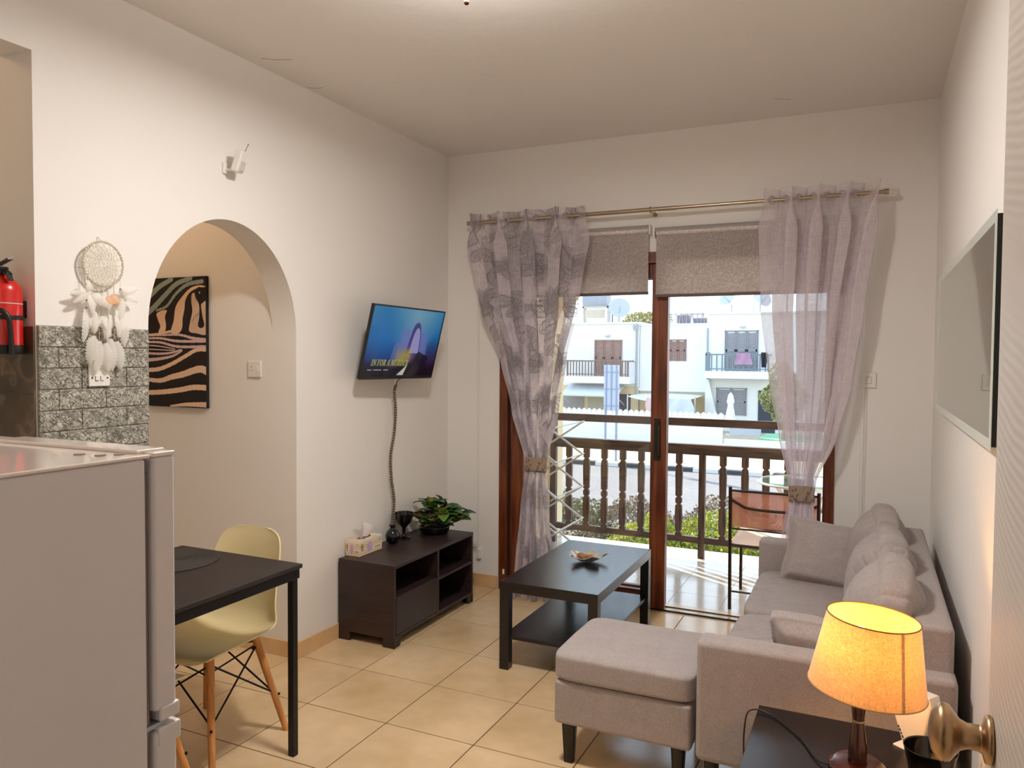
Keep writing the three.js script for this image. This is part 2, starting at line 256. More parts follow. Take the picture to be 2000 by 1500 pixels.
{
  const bt = tex(512, 512, (u, v) => { const s = (fbm(u, v, 110, 110, 2, 131) - 0.5) * 66 + (fbm(u, v, 40, 40, 2, 133) - 0.5) * 26; return [218 + s, 208 + s, 204 + s]; }, { size: 0.4 });
  const blindM = metres(phys('#ffffff', 1, { map: bt, transmission: 0.6, thickness: 0 }));
  const shell = std('#a29a98', 0.5), barM = std('#5d4a42', 0.5);
  const blind = (x0, x1, y0, label) => {
    const b = thing('roller_blind', label, 'roller blind', [(x0 + x1) / 2, y0, 0.03]); const w = x1 - x0;
    part(b, 'fabric', slab(-w / 2 + 0.012, w / 2 - 0.012, 0.015, 0.4, 0.0, 0.0012), blindM);
    part(b, 'roller', new THREE.CylinderGeometry(0.021, 0.021, w - 0.02, 24).rotateZ(Math.PI / 2).translate(0, 0.4, 0.0), metres(std('#ffffff', 0.9, { map: bt })));
    part(b, 'cassette', new THREE.CylinderGeometry(0.026, 0.026, w - 0.008, 24, 1, false, 0, Math.PI * 1.15).rotateZ(Math.PI / 2).translate(0, 0.402, 0.0), shell, 'grey roller cover');
    part(b, 'bottom_bar', box(w - 0.02, 0.018, 0.014, 0, 0.009, 0.0005, 0.004), barM, 'brown bottom bar');
    for (const s of [-1, 1]) part(b, 'end_bracket', box(0.008, 0.062, 0.056, s * (w / 2 - 0.002), 0.398, -0.001, 0.003), whitePlastic);
    return b;
  };
  blind(0.281, 1.452, 1.985, 'grey roller blind behind the leaf-patterned curtain');
  blind(1.476, 2.64, 1.965, 'grey roller blind beside the plainer curtain, nearer the sofa');
  const chain = (x, ya, yb, label, box0) => { const c = thing('blind_chain', label, 'chain', [x, yb, 0.02]); part(c, 'bead_cord', [tube([[-0.006, ya - yb, 0.02], [-0.006, (ya - yb) / 2, 0.018], [-0.004, 0.02, 0.012]], 0.0016, 20, 5), tube([[0.006, ya - yb, 0.02], [0.006, (ya - yb) / 2, 0.018], [0.004, 0.02, 0.012]], 0.0016, 20, 5)], whitePlastic); part(c, 'tensioner', box(0.03, 0.07, 0.022, 0, 0.0, -0.008, 0.004), whitePlastic); };
  chain(0.262, 2.36, 0.226, 'thin white blind chain with tensioner near the television corner'); chain(2.66, 2.34, 0.5, 'thin white blind chain hanging near the light switch');
}
const ROD = { y: 2.49, z: 0.115 };
{
  const r = thing('curtain_rod', 'brushed metal curtain rod above the balcony door', 'curtain rod', [1.49, ROD.y, ROD.z]);
  part(r, 'pole', [new THREE.CylinderGeometry(0.0125, 0.0125, 1.4, 20).rotateZ(Math.PI / 2).translate(-0.56, 0, 0), new THREE.CylinderGeometry(0.0105, 0.0105, 1.25, 20).rotateZ(Math.PI / 2).translate(0.64, 0, 0)], steel);
  for (const s of [-1, 1]) part(r, 'end_cap', new THREE.CylinderGeometry(0.015, 0.015, 0.024, 20).rotateZ(Math.PI / 2).translate(s * 1.265, 0, 0), steel);
  for (const x of [-1.22, -0.02, 1.2]) part(r, 'bracket', [box(0.03, 0.05, 0.006, x, 0, -ROD.z + 0.003, 0.002), rod([x, 0, -ROD.z], [x, -0.016, 0], 0.005), new THREE.TorusGeometry(0.016, 0.004, 8, 20).rotateY(Math.PI / 2).translate(x, 0, 0)], steel);
  part(r, 'hook_ring', new THREE.TorusGeometry(0.009, 0.002, 8, 16).translate(-0.02, -0.032, 0.0), steel);
}
{
  // leaf-patterned sheer cloth: threads in the alpha, leaf outlines and veins woven denser
  srand(77);
  const leaves = []; for (let k = 0; k < 34; k++) leaves.push([rnd(), rnd(), rnd(0, 6.28), rnd(0.1, 0.17)]);
  const leafAt = (u, v) => { let m = 0; for (const [lx, ly, a, s] of leaves) { let dx = u - lx, dy = v - ly; dx -= Math.round(dx); dy -= Math.round(dy); const p = (dx * Math.cos(a) + dy * Math.sin(a)) / s, q = (-dx * Math.sin(a) + dy * Math.cos(a)) / s; if (Math.abs(p) > 1) continue; const wd = 0.42 * Math.sqrt(1 - Math.abs(p)) * (1 - 0.25 * p); const e = Math.abs(q) / Math.max(wd, 0.01); if (e > 1.08) continue; if (e > 0.86 || Math.abs(q) < 0.025) m = Math.max(m, 1); else if (Math.abs(Math.sin((p * 1.2 + Math.abs(q) * -1.1) * 17)) > 0.72) m = Math.max(m, 0.75); } return m; };
  const cloth = (patterned, base, s) => tex(768, 768, (u, v) => { const th = (fbm(u, v, 256, 24, 2, s) - 0.5) * 0.2 + (fbm(u, v, 24, 256, 2, s + 3) - 0.5) * 0.16, L = patterned ? leafAt(u, v) : 0; const a = clamp(base + th + L * 0.38), k = 1 - L * 0.35; return [236 * k, 225 * k, 230 * k, 255 * a]; }, { size: 0.62, alpha: true });
  const sheer = (t) => phys('#ffffff', 1, { map: t, transparent: true, transmission: 0.3, thickness: 0, side: THREE.DoubleSide });
  const ringM = std('#6f655f', 0.35, { metalness: 0.8 }), tieM = std('#a58f7e', 0.9), beadM = std('#8a6d4b', 0.5);
  const curtain = (label, xl, xr, folds, mat, tieY, phase, cloth0, top) => {
    const x0 = (tab(xl, 2.5) + tab(xr, 2.5)) / 2, c = thing('curtain', label, 'curtain', [x0, 0.01, ROD.z]);
    const f = (s, t) => {
      const y = lerp(0.01, top, t), a = tab(xl, y), b = tab(xr, y), g = smooth(0.15, 1, Math.abs(y - tieY) / (y > tieY ? 1.3 : 0.7));
      const ph = 2 * Math.PI * folds * s + phase, w = 0.012 + 0.04 * g;
      const wob = 0.35 * Math.sin(3.1 * s * folds + y * 2.3 + phase) * (1 - smooth(2.2, 2.5, y));
      const z = Math.sin(ph + wob) * w + 0.012 * Math.sin(ph * 2.3 + y * 3) * (1 - smooth(2.1, 2.45, y)) + 0.01;
      const ripple = (b - a) / (folds * 2) * lerp(0.5, 1.5, 1 - smooth(2.3, 2.5, y)) * Math.sin(2 * (ph + wob)) * 0.5;
      return [lerp(a, b, s) + ripple - x0, y - 0.01, z, s * cloth0, y];
    };
    part(c, 'cloth', sheet(f, 170, 110), mat);
    for (let k = 0; k < folds * 2; k++) { const s = (k * Math.PI - phase) / (2 * Math.PI * folds); if (s < 0.02 || s > 0.98) continue; const p = f(s, (ROD.y - 0.01) / (top - 0.01)); part(c, 'eyelet', new THREE.TorusGeometry(0.022, 0.0045, 8, 24).rotateY(k % 2 ? 0.75 : -0.75).translate(p[0], ROD.y - 0.01, 0), ringM); }
    const a = tab(xl, tieY), b = tab(xr, tieY), rx = (b - a) / 2 + 0.008, cx = (a + b) / 2 - x0;
    const tie = part(c, 'tieback', sheet((s, t) => { const q = s * Math.PI * 2, k = 1 + 0.05 * Math.sin(q * 9 + t * 8); return [cx + Math.cos(q) * rx * k, tieY - 0.01 + (t - 0.5) * 0.085 + 0.012 * Math.sin(q), 0.01 + Math.sin(q) * 0.036 * k]; }, 60, 8), tieM, 'beige woven tieback');
    srand(5); for (let k = 0; k < 14; k++) { const q = rnd(0.6, 2.6); part(tie, 'bead', new THREE.SphereGeometry(rnd(0.004, 0.007), 10, 8).translate(cx + Math.cos(q) * rx, tieY - 0.01 + rnd(-0.04, 0.04), 0.012 + Math.sin(q) * 0.038), beadM); }
  };
  curtain('mauve grey sheer curtain with leaf pattern, tied beside the television corner', [[0, 0.59], [0.2, 0.61], [0.6, 0.64], [0.86, 0.668], [0.92, 0.665], [1.25, 0.562], [1.585, 0.48], [1.92, 0.345], [2.4, 0.25], [2.55, 0.235]], [[0, 0.88], [0.3, 0.85], [0.6, 0.815], [0.86, 0.798], [0.92, 0.80], [1.25, 0.87], [1.585, 0.925], [1.92, 1.0], [2.4, 1.04], [2.55, 1.045]], 4, sheer(cloth(true, 0.48, 141)), 0.89, 0.6, 1.7, 2.545);
  curtain('pale grey sheer curtain with plain weave, tied beside the sofa', [[0, 2.24], [0.6, 2.275], [0.82, 2.303], [0.9, 2.3], [1.16, 2.255], [1.45, 2.208], [1.88, 2.168], [2.55, 2.15]], [[0, 2.47], [0.6, 2.435], [0.82, 2.42], [0.9, 2.43], [1.16, 2.524], [1.45, 2.585], [1.88, 2.64], [2.4, 2.71], [2.55, 2.74]], 4, sheer(cloth(false, 0.58, 151)), 0.83, 2.2, 1.6, 2.55);
}

// ---------------------------------------------------------------- sofa, ottoman, cushions
{
  // sofa against the right wall: base point at the middle of its footprint
  const o = thing('sofa', 'light grey linen two-armed sofa with loose back cushions', 'sofa', [2.56, 0, 1.105]);
  const X = (x) => x - 2.56, Z = (z) => z - 1.105;
  const body = (x0, x1, y0, y1, z0, z1, r) => slab(X(x0), X(x1), y0, y1, Z(z0), Z(z1), r);
  part(o, 'base', body(2.19, 2.94, 0.17, 0.315, 0.33, 1.885, 0.012), linen);
  part(o, 'armrest', body(2.16, 2.965, 0.165, 0.598, 1.885, 2.0, 0.022), linen);
  part(o, 'armrest', body(2.16, 2.95, 0.165, 0.598, 0.215, 0.33, 0.022), linen);
  part(o, 'back_frame', body(2.835, 2.958, 0.3, 0.742, 0.335, 1.13, 0.02), linen);
  part(o, 'back_frame', body(2.835, 2.958, 0.3, 0.742, 1.135, 1.93, 0.02), linen);
  const ridge = (t) => Math.pow(1 - Math.abs(Math.sin(t)), 4);
  const fold = (s, a) => (x, y, z) => (y > 0.02 ? -a * ridge(z * 21 + x * 4 + 3.2 * sm3(x * 2.2, 1, z * 3, s)) * clamp(0.25 + 0.9 * sm3(x * 3, 5, z * 5, s + 2)) : 0);
  for (const [z0, z1, s] of [[0.335, 1.108, 3], [1.112, 1.88, 4]]) part(o, 'seat_cushion', cushion(0.69, 0.135, z1 - z0, { n: 110, pw: 9, bulge: [0, 0.12, 0], crease: fold(s, 0.02) }).translate(X(2.525), 0.383, Z((z0 + z1) / 2)), linen);
  const wr = (s) => (x, y, z) => 0.012 * sm3(x * 6, y * 7, z * 6, s) - 0.011 * ridge(y * 26 + z * 11 + x * 9 + 3.5 * sm3(x * 3, y * 4, z * 4, s + 3)) * clamp(0.15 + sm3(x * 4, y * 5, z * 5, s + 6)) * smooth(-0.12, 0.08, y) - 0.012 * ridge(z * 30 + y * 6 + 3 * sm3(x * 5, y * 5, z * 3, s + 9)) * smooth(0.1, 0.18, y);
  for (const [z, l, s, dy, tilt] of [[0.61, 0.54, 11, 0.01, 0.13], [1.12, 0.52, 12, 0, 0.2], [1.62, 0.52, 13, 0.0, 0.22]]) part(o, 'back_cushion', cushion(0.19, 0.42, l, { n: 96, pw: 4.5, bulge: [0.38, 0.12, 0.04], edge: 0.3, crease: wr(s) }).rotateZ(-tilt).rotateY(0.05 * Math.sin(s * 7)).translate(X(2.755), 0.648 + dy, Z(z)), linen);
  for (const [x, z] of [[2.21, 0.27], [2.9, 0.27], [2.21, 1.94], [2.9, 1.94]]) part(o, 'leg', new THREE.CylinderGeometry(0.034, 0.024, 0.168, 4).rotateY(Math.PI / 4).translate(X(x), 0.084, Z(z)), blackLeg, 'tapered black wooden leg');
}
{
  const o = thing('ottoman', 'square grey linen footstool with thick seat pad against the sofa', 'ottoman', [1.868, 0, 1.705]);
  part(o, 'base', box(0.535, 0.172, 0.485, 0, 0.246, 0, 0.016), linen);
  part(o, 'seat_pad', cushion(0.556, 0.108, 0.5, { n: 40, pw: 10, bulge: [0, 0.13, 0], crease: (x, y, z) => 0.0025 * sm3(x * 7, y * 5, z * 7, 31) }).translate(0, 0.386, 0), linen);
  for (const sx of [-1, 1]) for (const sz of [-1, 1]) part(o, 'leg', new THREE.CylinderGeometry(0.034, 0.023, 0.162, 4).rotateY(Math.PI / 4).translate(sx * 0.215, 0.081, sz * 0.2), blackLeg, 'tapered black wooden leg');
}
{
  const pill = (label, at, rot, s, w, h, t) => { const g = cushion(w, t, h, { n: 36, pw: 12, pinch: 0.06, bulge: [-0.03, 0.25, -0.03], crease: (x, y, z) => 0.004 * sm3(x * 9 + 2, y * 6, z * 9, s) + 0.0022 * sm3(x * 30, y * 6, z * 30, s + 1) }); g.rotateX(Math.PI / 2); const m = one('throw_pillow', label, 'pillow', g, linen, at); m.rotation.set(...rot); return m; };
  pill('square taupe pillow propped against the far armrest near the balcony door', [2.505, 0.585, 0.48], [-0.3, -0.08, -0.13], 41, 0.375, 0.33, 0.15);
  pill('taupe pillow leaning inside the armrest beside the lit lamp', [2.6, 0.54, 1.79], [0.2, 0.0, 0.03], 44, 0.4, 0.28, 0.13);
}

// ---------------------------------------------------------------- low tables and what stands on them
{
  const lack = (name, label, cat, x0, z0, w, d, h, shelf) => {
    const o = thing(name, label, cat, [x0 + w / 2, 0, z0 + d / 2]);
    part(o, 'tabletop', box(w, 0.052, d, 0, h - 0.026, 0, 0.0025), lackBlack);
    for (const sx of [-1, 1]) for (const sz of [-1, 1]) part(o, 'leg', box(0.05, h - 0.052, 0.05, sx * (w / 2 - 0.0252), (h - 0.052) / 2, sz * (d / 2 - 0.0252), 0.002), lackBlack);
    if (shelf) part(o, 'shelf', box(w - 0.03, 0.018, d - 0.03, 0, 0.165, 0, 0.002), lackBlack);
    return o;
  };
  lack('coffee_table', 'rectangular black coffee table with lower shelf', 'coffee table', 1.011, 0.24, 0.524, 0.985, 0.453, true);
  lack('side_table', 'square black side table carrying the lit lamp', 'side table', 2.387, 2.09, 0.55, 0.55, 0.45, false);
}
{
  // shell dish with something brown in it
  const shell = phys('#d8d4cc', 0.28, { metalness: 0.35, clearcoat: 0.5, side: THREE.DoubleSide }), inner = std('#a5713f', 0.7);
  const o = thing('shell_dish', 'small silvery shell-shaped dish on the coffee table', 'dish', [1.287, 0.453, 0.672], 0.5);
  part(o, 'shell', sheet((s, t) => { const a = s * Math.PI * 2, r = t * (0.085 + 0.016 * Math.cos(5 * a) + 0.006 * Math.cos(11 * a)), y = 0.004 + 0.034 * t * t + 0.01 * Math.sin(5 * a + 1) * t * t; return [Math.cos(a) * r * 1.12, y, Math.sin(a) * r * 0.92]; }, 90, 14, 0.0022), shell);
  part(o, 'dried_flowers', [0, 1, 2, 3, 4, 5].map((k) => new THREE.IcosahedronGeometry(0.015 + 0.003 * (k % 3), 1).scale(1.4, 0.6, 1).rotateY(k).translate(-0.01 + 0.022 * Math.cos(k * 1.9), 0.026 + 0.003 * (k % 2), -0.012 + 0.02 * Math.sin(k * 2.3))), inner, 'brown dried contents');
}
{
  // table lamp
  const o = thing('table_lamp', 'lit table lamp with cream fabric shade and dark wooden stem', 'lamp', [2.687, 0.45, 2.405]);
  const wood = phys('#3a1610', 0.2, { clearcoat: 0.8, clearcoatRoughness: 0.15 });
  part(o, 'base', lathe([[0, 0.0], [0.07, 0.0], [0.076, 0.006], [0.076, 0.02], [0.071, 0.027], [0.064, 0.029], [0.06, 0.034], [0.03, 0.036], [0, 0.037]], 56), wood);
  part(o, 'stem', lathe([[0.0, 0.036], [0.026, 0.036], [0.025, 0.05], [0.0235, 0.075], [0.018, 0.12], [0.0155, 0.142], [0.015, 0.15], [0.017, 0.17], [0.022, 0.21], [0.024, 0.235], [0.02, 0.26], [0.011, 0.27], [0, 0.27]]), wood);
  part(o, 'collar', lathe([[0.0162, 0.143], [0.0172, 0.145], [0.0172, 0.149], [0.0162, 0.151]]), steel, 'thin silver collar');
  part(o, 'socket', cyl(0.014, 0.014, 0.05, 0, 0.268, 0), whitePlastic);
  const st = tex(512, 512, (u, v) => { const s = (fbm(u, v, 120, 30, 2, 161) + fbm(u, v, 30, 120, 2, 163) - 1) * 46; return [238 + s * 0.7, 214 + s * 0.7, 168 + s * 0.7]; }, { size: 0.18 });
  const shadeM = metres(phys('#ffffff', 1, { map: st, transmission: 0.5, thickness: 0 }));
  const tilt = (g) => g.rotateZ(-0.07).translate(0.0, 0, 0);
  const r0 = 0.15, r1 = 0.117, y0 = 0.245, y1 = 0.442;
  const sh = part(o, 'shade', tilt(lathe([[r0, y0], [r1, y1], [r1 - 0.0012, y1], [r0 - 0.0012, y0], [r0, y0]], 72)), shadeM, 'glowing cream fabric shade');
  const trim = std('#7a5a2c', 0.8);
  part(sh, 'rim', tilt(new THREE.TorusGeometry(r1, 0.0018, 8, 72).rotateX(Math.PI / 2).translate(0, y1, 0)), trim); part(sh, 'rim', tilt(new THREE.TorusGeometry(r0, 0.0018, 8, 72).rotateX(Math.PI / 2).translate(0, y0, 0)), std('#b98f52', 0.8));
  const a = 0.62, sa = Math.sin(a), ca = Math.cos(a);
  part(sh, 'seam', tilt(bar([sa * (r0 + 0.001), y0, ca * (r0 + 0.001)], [sa * (r1 + 0.001), y1, ca * (r1 + 0.001)], 0.008, 0.001)), shadeM);
  part(o, 'shade_ring', tilt(tube([[0.016, 0.318, 0], [0, 0.318, 0.016], [-0.016, 0.318, 0], [0, 0.318, -0.016]], 0.0015, 24, 6, true)), steel);
  for (let k = 0; k < 3; k++) { const q = k * 2.094 + 0.4; part(o, 'shade_spoke', tilt(rod([Math.cos(q) * 0.016, 0.318, Math.sin(q) * 0.016], [Math.cos(q) * (r1 + 0.018), 0.335, Math.sin(q) * (r1 + 0.018)], 0.0013)), steel); }
  const bulb = part(o, 'bulb', lathe([[0, 0.308], [0.013, 0.31], [0.014, 0.325], [0.024, 0.35], [0.0275, 0.37], [0.026, 0.388], [0.018, 0.402], [0.008, 0.408], [0, 0.409]], 32), std('#ffffff', 0.5, { emissive: new THREE.Color(1, 0.78, 0.42), emissiveIntensity: 3 }), 'glowing bulb');
  bulb.castShadow = false;
  const L = new THREE.PointLight(new THREE.Color(1, 0.5, 0.12), 0.31, 0, 2); L.position.set(0.0, 0.37, 0); L.castShadow = true; L.shadow.radius = 1.2; o.add(L);
  part(o, 'cord', tube([[-0.072, 0.012, 0.01], [-0.1, 0.006, -0.01], [-0.16, 0.005, -0.13], [-0.25, 0.005, -0.24], [-0.3, 0.008, -0.26], [-0.325, 0.0, -0.25], [-0.333, -0.05, -0.22], [-0.33, -0.15, -0.2], [-0.33, -0.43, -0.19]], 0.0028, 90, 6), blackPlastic, 'black power cord');
}
{
  const o = thing('router', 'white angular internet router standing behind the lamp', 'router', [2.838, 0.45, 2.195], -0.62);
  const wp = phys('#f1ece4', 0.25, { clearcoat: 0.5 });
  part(o, 'body', extrude(poly([[-0.02, 0.0], [0.028, 0.0], [0.048, 0.075], [0.062, 0.15], [0.055, 0.175], [-0.03, 0.175], [-0.042, 0.15], [-0.052, 0.085]]), 0.05, 0.006).translate(0, 0.004, -0.025), wp);
  part(o, 'foot', box(0.09, 0.006, 0.06, -0.005, 0.003, 0, 0.002), wp);
  const ink = std('#241c15', 0.7); for (let k = 0; k < 5; k++) part(o, 'printed_mark', box(0.0045, 0.0055 + 0.002 * (k % 2), 0.0006, 0, 0, 0).rotateZ(0.5).translate(-0.036 + k * 0.0045, 0.062 - k * 0.0085, 0.0252), ink);
}
one('black_bowl', 'glossy black open pot beside the door knob', 'pot', lathe([[0, 0], [0.048, 0], [0.053, 0.004], [0.066, 0.07], [0.0675, 0.074], [0.0665, 0.076], [0.0635, 0.072], [0.05, 0.008], [0, 0.006]], 56), blackGloss, [2.868, 0.45, 2.325]);

// ---------------------------------------------------------------- television corner
{
  const x0 = 0.014, x1 = 0.387, z0 = 0.335, z1 = 1.245, h = 0.455, o = thing('tv_cabinet', 'dark wenge low cabinet with open shelves and one drawer', 'cabinet', [(x0 + x1) / 2, 0, (z0 + z1) / 2]);
  const B = (a, b, c, d, e, f, r = 0.0015) => slab(a - (x0 + x1) / 2, b - (x0 + x1) / 2, c, d, e - (z0 + z1) / 2, f - (z0 + z1) / 2, r);
  part(o, 'top', B(x0, x1, h - 0.02, h, z0, z1), wengeH);
  part(o, 'side_panel', B(x0, x1 - 0.002, 0.05, h - 0.02, z0, z0 + 0.018), wengeH); part(o, 'side_panel', B(x0, x1 - 0.002, 0.05, h - 0.02, z1 - 0.018, z1), wengeH);
  part(o, 'bottom', B(x0, x1 - 0.002, 0.05, 0.066, z0 + 0.018, z1 - 0.018), wengeH); part(o, 'back_panel', B(x0, x0 + 0.006, 0.066, h - 0.02, z0 + 0.018, z1 - 0.018), wengeH);
  part(o, 'divider', B(x0 + 0.006, x1 - 0.002, 0.066, h - 0.02, 0.765, 0.783), wengeH);
  part(o, 'shelf', B(x0 + 0.006, x1 - 0.004, 0.252, 0.268, z0 + 0.018, 0.765), wengeH); part(o, 'shelf', B(x0 + 0.006, x1 - 0.01, 0.258, 0.272, 0.783, z1 - 0.018), wengeH);
  const dr = part(o, 'drawer', B(x1 - 0.02, x1 - 0.001, 0.07, 0.27, 0.786, z1 - 0.021), metres(std('#d8d2d6', 0.3, { map: again(wengeT, Math.PI / 2) })), 'smooth handleless drawer front');
  part(dr, 'drawer_box', B(x0 + 0.03, x1 - 0.02, 0.078, 0.2, 0.8, z1 - 0.035), wengeH);
  for (const [zz, s] of [[z0, 1], [z1, -1]]) for (const xx of [x0, x1 - 0.075]) { const p = poly([[0, 0], [0.055, 0], [0.075, 0.05], [0, 0.05]]); part(o, 'foot', [extrude(p, 0.018).rotateY(s > 0 ? -Math.PI / 2 : Math.PI / 2).translate(xx === x0 ? x0 + (s > 0 ? 0.018 : 0) - (x0 + x1) / 2 : x1 - (s > 0 ? 0.002 : 0.02) - (x0 + x1) / 2, 0, zz + s * 0.0008 - (z0 + z1) / 2), B(xx + 0.0004, xx + 0.0754, 0.0, 0.05, s > 0 ? zz : zz - 0.018, s > 0 ? zz + 0.018 : zz)], wenge); }
}
{
  const print = canvasTex(512, 256, (c, w, h) => {
    c.fillStyle = '#efdcc0'; c.fillRect(0, 0, w, h);
    const cols = ['#e9cfd0', '#f3e7c4', '#dfe3cf', '#eac59a', '#f0dcd8', '#d7a46f', '#f2e0b8', '#e3b98c'];
    for (let i = 0; i < 16; i++) { c.fillStyle = cols[i % 8]; c.fillRect(0, i * 16, w, 11); }
    c.fillStyle = '#c9a9cf'; c.beginPath(); c.ellipse(w * 0.45, h * 0.52, 62, 80, 0.2, 0, 7); c.fill(); c.fillStyle = '#dcb6c6'; c.beginPath(); c.ellipse(w * 0.5, h * 0.45, 34, 42, 0, 0, 7); c.fill();
    c.fillStyle = '#b98a45'; c.beginPath(); c.ellipse(w * 0.12, h * 0.4, 34, 46, 0, 0, 7); c.fill(); c.fillStyle = '#b6ad4f'; c.fillRect(w * 0.14, h * 0.3, 22, 60); c.fillStyle = '#b4cbb0'; c.fillRect(w * 0.82, h * 0.15, 70, 34); c.fillStyle = '#8d5f33'; c.fillRect(w * 0.07, h * 0.6, 64, 14); c.fillRect(w * 0.68, h * 0.66, 120, 12);
  });
  const o = thing('tissue_box', 'pastel patterned tissue box with a tissue pulled out', 'tissue box', [0.058, 0.455, 1.066]);
  part(o, 'carton', box(0.096, 0.088, 0.222, 0, 0.044, 0, 0.0025), std('#ffffff', 0.6, { map: print }));
  part(o, 'slot', new THREE.CylinderGeometry(0.022, 0.022, 0.001, 24).scale(1, 1, 2.6).translate(0, 0.0884, 0), std('#5a4636', 0.9));
  part(o, 'tissue', sheet((s, t) => { const a = (s - 0.5) * 2, y = 0.08 + 0.085 * t + 0.014 * Math.sin(7 * s) * t, spread = 0.026 + 0.04 * t; return [0.016 * Math.sin(9 * s + 2 * t) * (0.4 + t) + 0.01 * t, y - 0.024 * t * a * a, a * spread * 1.2 + 0.03 * t]; }, 30, 12, 0.0006), phys('#f4eeec', 0.95, { transmission: 0.25, thickness: 0, side: THREE.DoubleSide }), 'white tissue');
}
one('round_vase', 'small round glossy black vase beside the tissue box', 'vase', lathe([[0, 0], [0.02, 0], [0.034, 0.012], [0.0435, 0.035], [0.0435, 0.052], [0.034, 0.076], [0.019, 0.09], [0.015, 0.096], [0.016, 0.103], [0.022, 0.11], [0.0215, 0.112], [0.014, 0.104], [0.012, 0.095], [0, 0.09]], 48), blackGloss, [0.09, 0.455, 0.822]);
one('goblet', 'black stemmed goblet behind the round vase', 'goblet', lathe([[0, 0], [0.042, 0], [0.042, 0.004], [0.03, 0.009], [0.012, 0.018], [0.01, 0.035], [0.0125, 0.052], [0.012, 0.066], [0.022, 0.078], [0.042, 0.1], [0.055, 0.13], [0.058, 0.162], [0.0565, 0.163], [0.052, 0.132], [0.038, 0.104], [0, 0.084]], 56), blackGloss, [0.08, 0.455, 0.682]);
{
  const o = thing('potted_plant', 'low black bowl of mixed green succulent leaves', 'plant', [0.175, 0.455, 0.47]);
  part(o, 'pot', lathe([[0, 0], [0.075, 0], [0.09, 0.01], [0.1, 0.042], [0.102, 0.05], [0.098, 0.052], [0.094, 0.042], [0, 0.034]], 48), blackGloss);
  part(o, 'soil', cyl(0.092, 0.094, 0.005, 0, 0.037, 0, 32), std('#2b211a', 1));
  const leafG = (len, wid, curl) => sheet((s, t) => { const a = (s - 0.5) * 2, w = wid * Math.pow(Math.sin(Math.PI * Math.pow(clamp(t * 0.93 + 0.05), 1.35)), 0.75); return [a * w, len * t * 0.35 + curl * len * (t - t * t * 1.15) + 0.1 * w * a * a * 2, len * t * 0.93]; }, 6, 9, 0.0016);
  const variants = [leafG(0.085, 0.026, 0.5), leafG(0.065, 0.03, 0.3), leafG(0.1, 0.022, 0.7)];
  const greens = ['#2f5a24', '#3f6f2c', '#1e4220', '#5d8a2e', '#274e33'].map((c) => phys(c, 0.4, { side: THREE.DoubleSide })), lime = ['#a8b13a', '#8ea637', '#c7bf55'].map((c) => std(c, 0.5)), rust = ['#7b4a2c', '#5a3325', '#8a5a35'].map((c) => std(c, 0.5)), dark = ['#2a2028', '#3a2430'].map((c) => std(c, 0.5));
  srand(9);
  const rosette = (x, y, z, n, mats, size, up) => { for (let k = 0; k < n; k++) { const m = part(o, 'leaf', variants[k % 3], mats[k % mats.length]); m.position.set(x, y, z); m.rotation.order = 'YXZ'; m.rotation.set(-up - rnd(-0.25, 0.35), k * 2.4 + rnd(-0.2, 0.2), rnd(-0.2, 0.2)); m.scale.setScalar(1.45 * size * rnd(0.85, 1.15)); } };
  rosette(-0.03, 0.145, -0.015, 13, greens, 0.95, 0.15); rosette(-0.02, 0.155, -0.005, 7, lime, 0.6, 0.6); rosette(0.035, 0.15, -0.04, 6, dark, 0.7, 0.7);
  rosette(0.05, 0.085, -0.05, 15, greens, 1.05, 0.1); rosette(0.04, 0.1, -0.02, 6, lime, 0.65, 0.5); rosette(-0.06, 0.08, 0.05, 8, rust, 0.85, 0.1); rosette(0.02, 0.06, 0.06, 12, greens, 0.7, 0.15);
  rosette(-0.02, 0.075, -0.06, 14, greens, 1.0, 0.2); rosette(0.06, 0.05, 0.03, 12, [greens[2], greens[0], rust[0]], 0.8, 0.0); rosette(-0.02, 0.06, 0.08, 10, [greens[1], rust[0], greens[3]], 0.7, 0.25); rosette(0.1, 0.06, -0.09, 16, greens, 1.0, -0.05); rosette(0.11, 0.085, -0.06, 6, [greens[2], rust[1]], 0.9, 0.1);
  part(o, 'stem', [[-0.03, 0.145, -0.015], [0.035, 0.15, -0.04], [0.05, 0.09, -0.05], [-0.06, 0.08, 0.05], [0.09, 0.06, -0.09]].map(([x, y, z]) => rod([x * 0.5, 0.045, z * 0.5], [x, y, z], 0.005)), std('#3d4a24', 0.7));
}
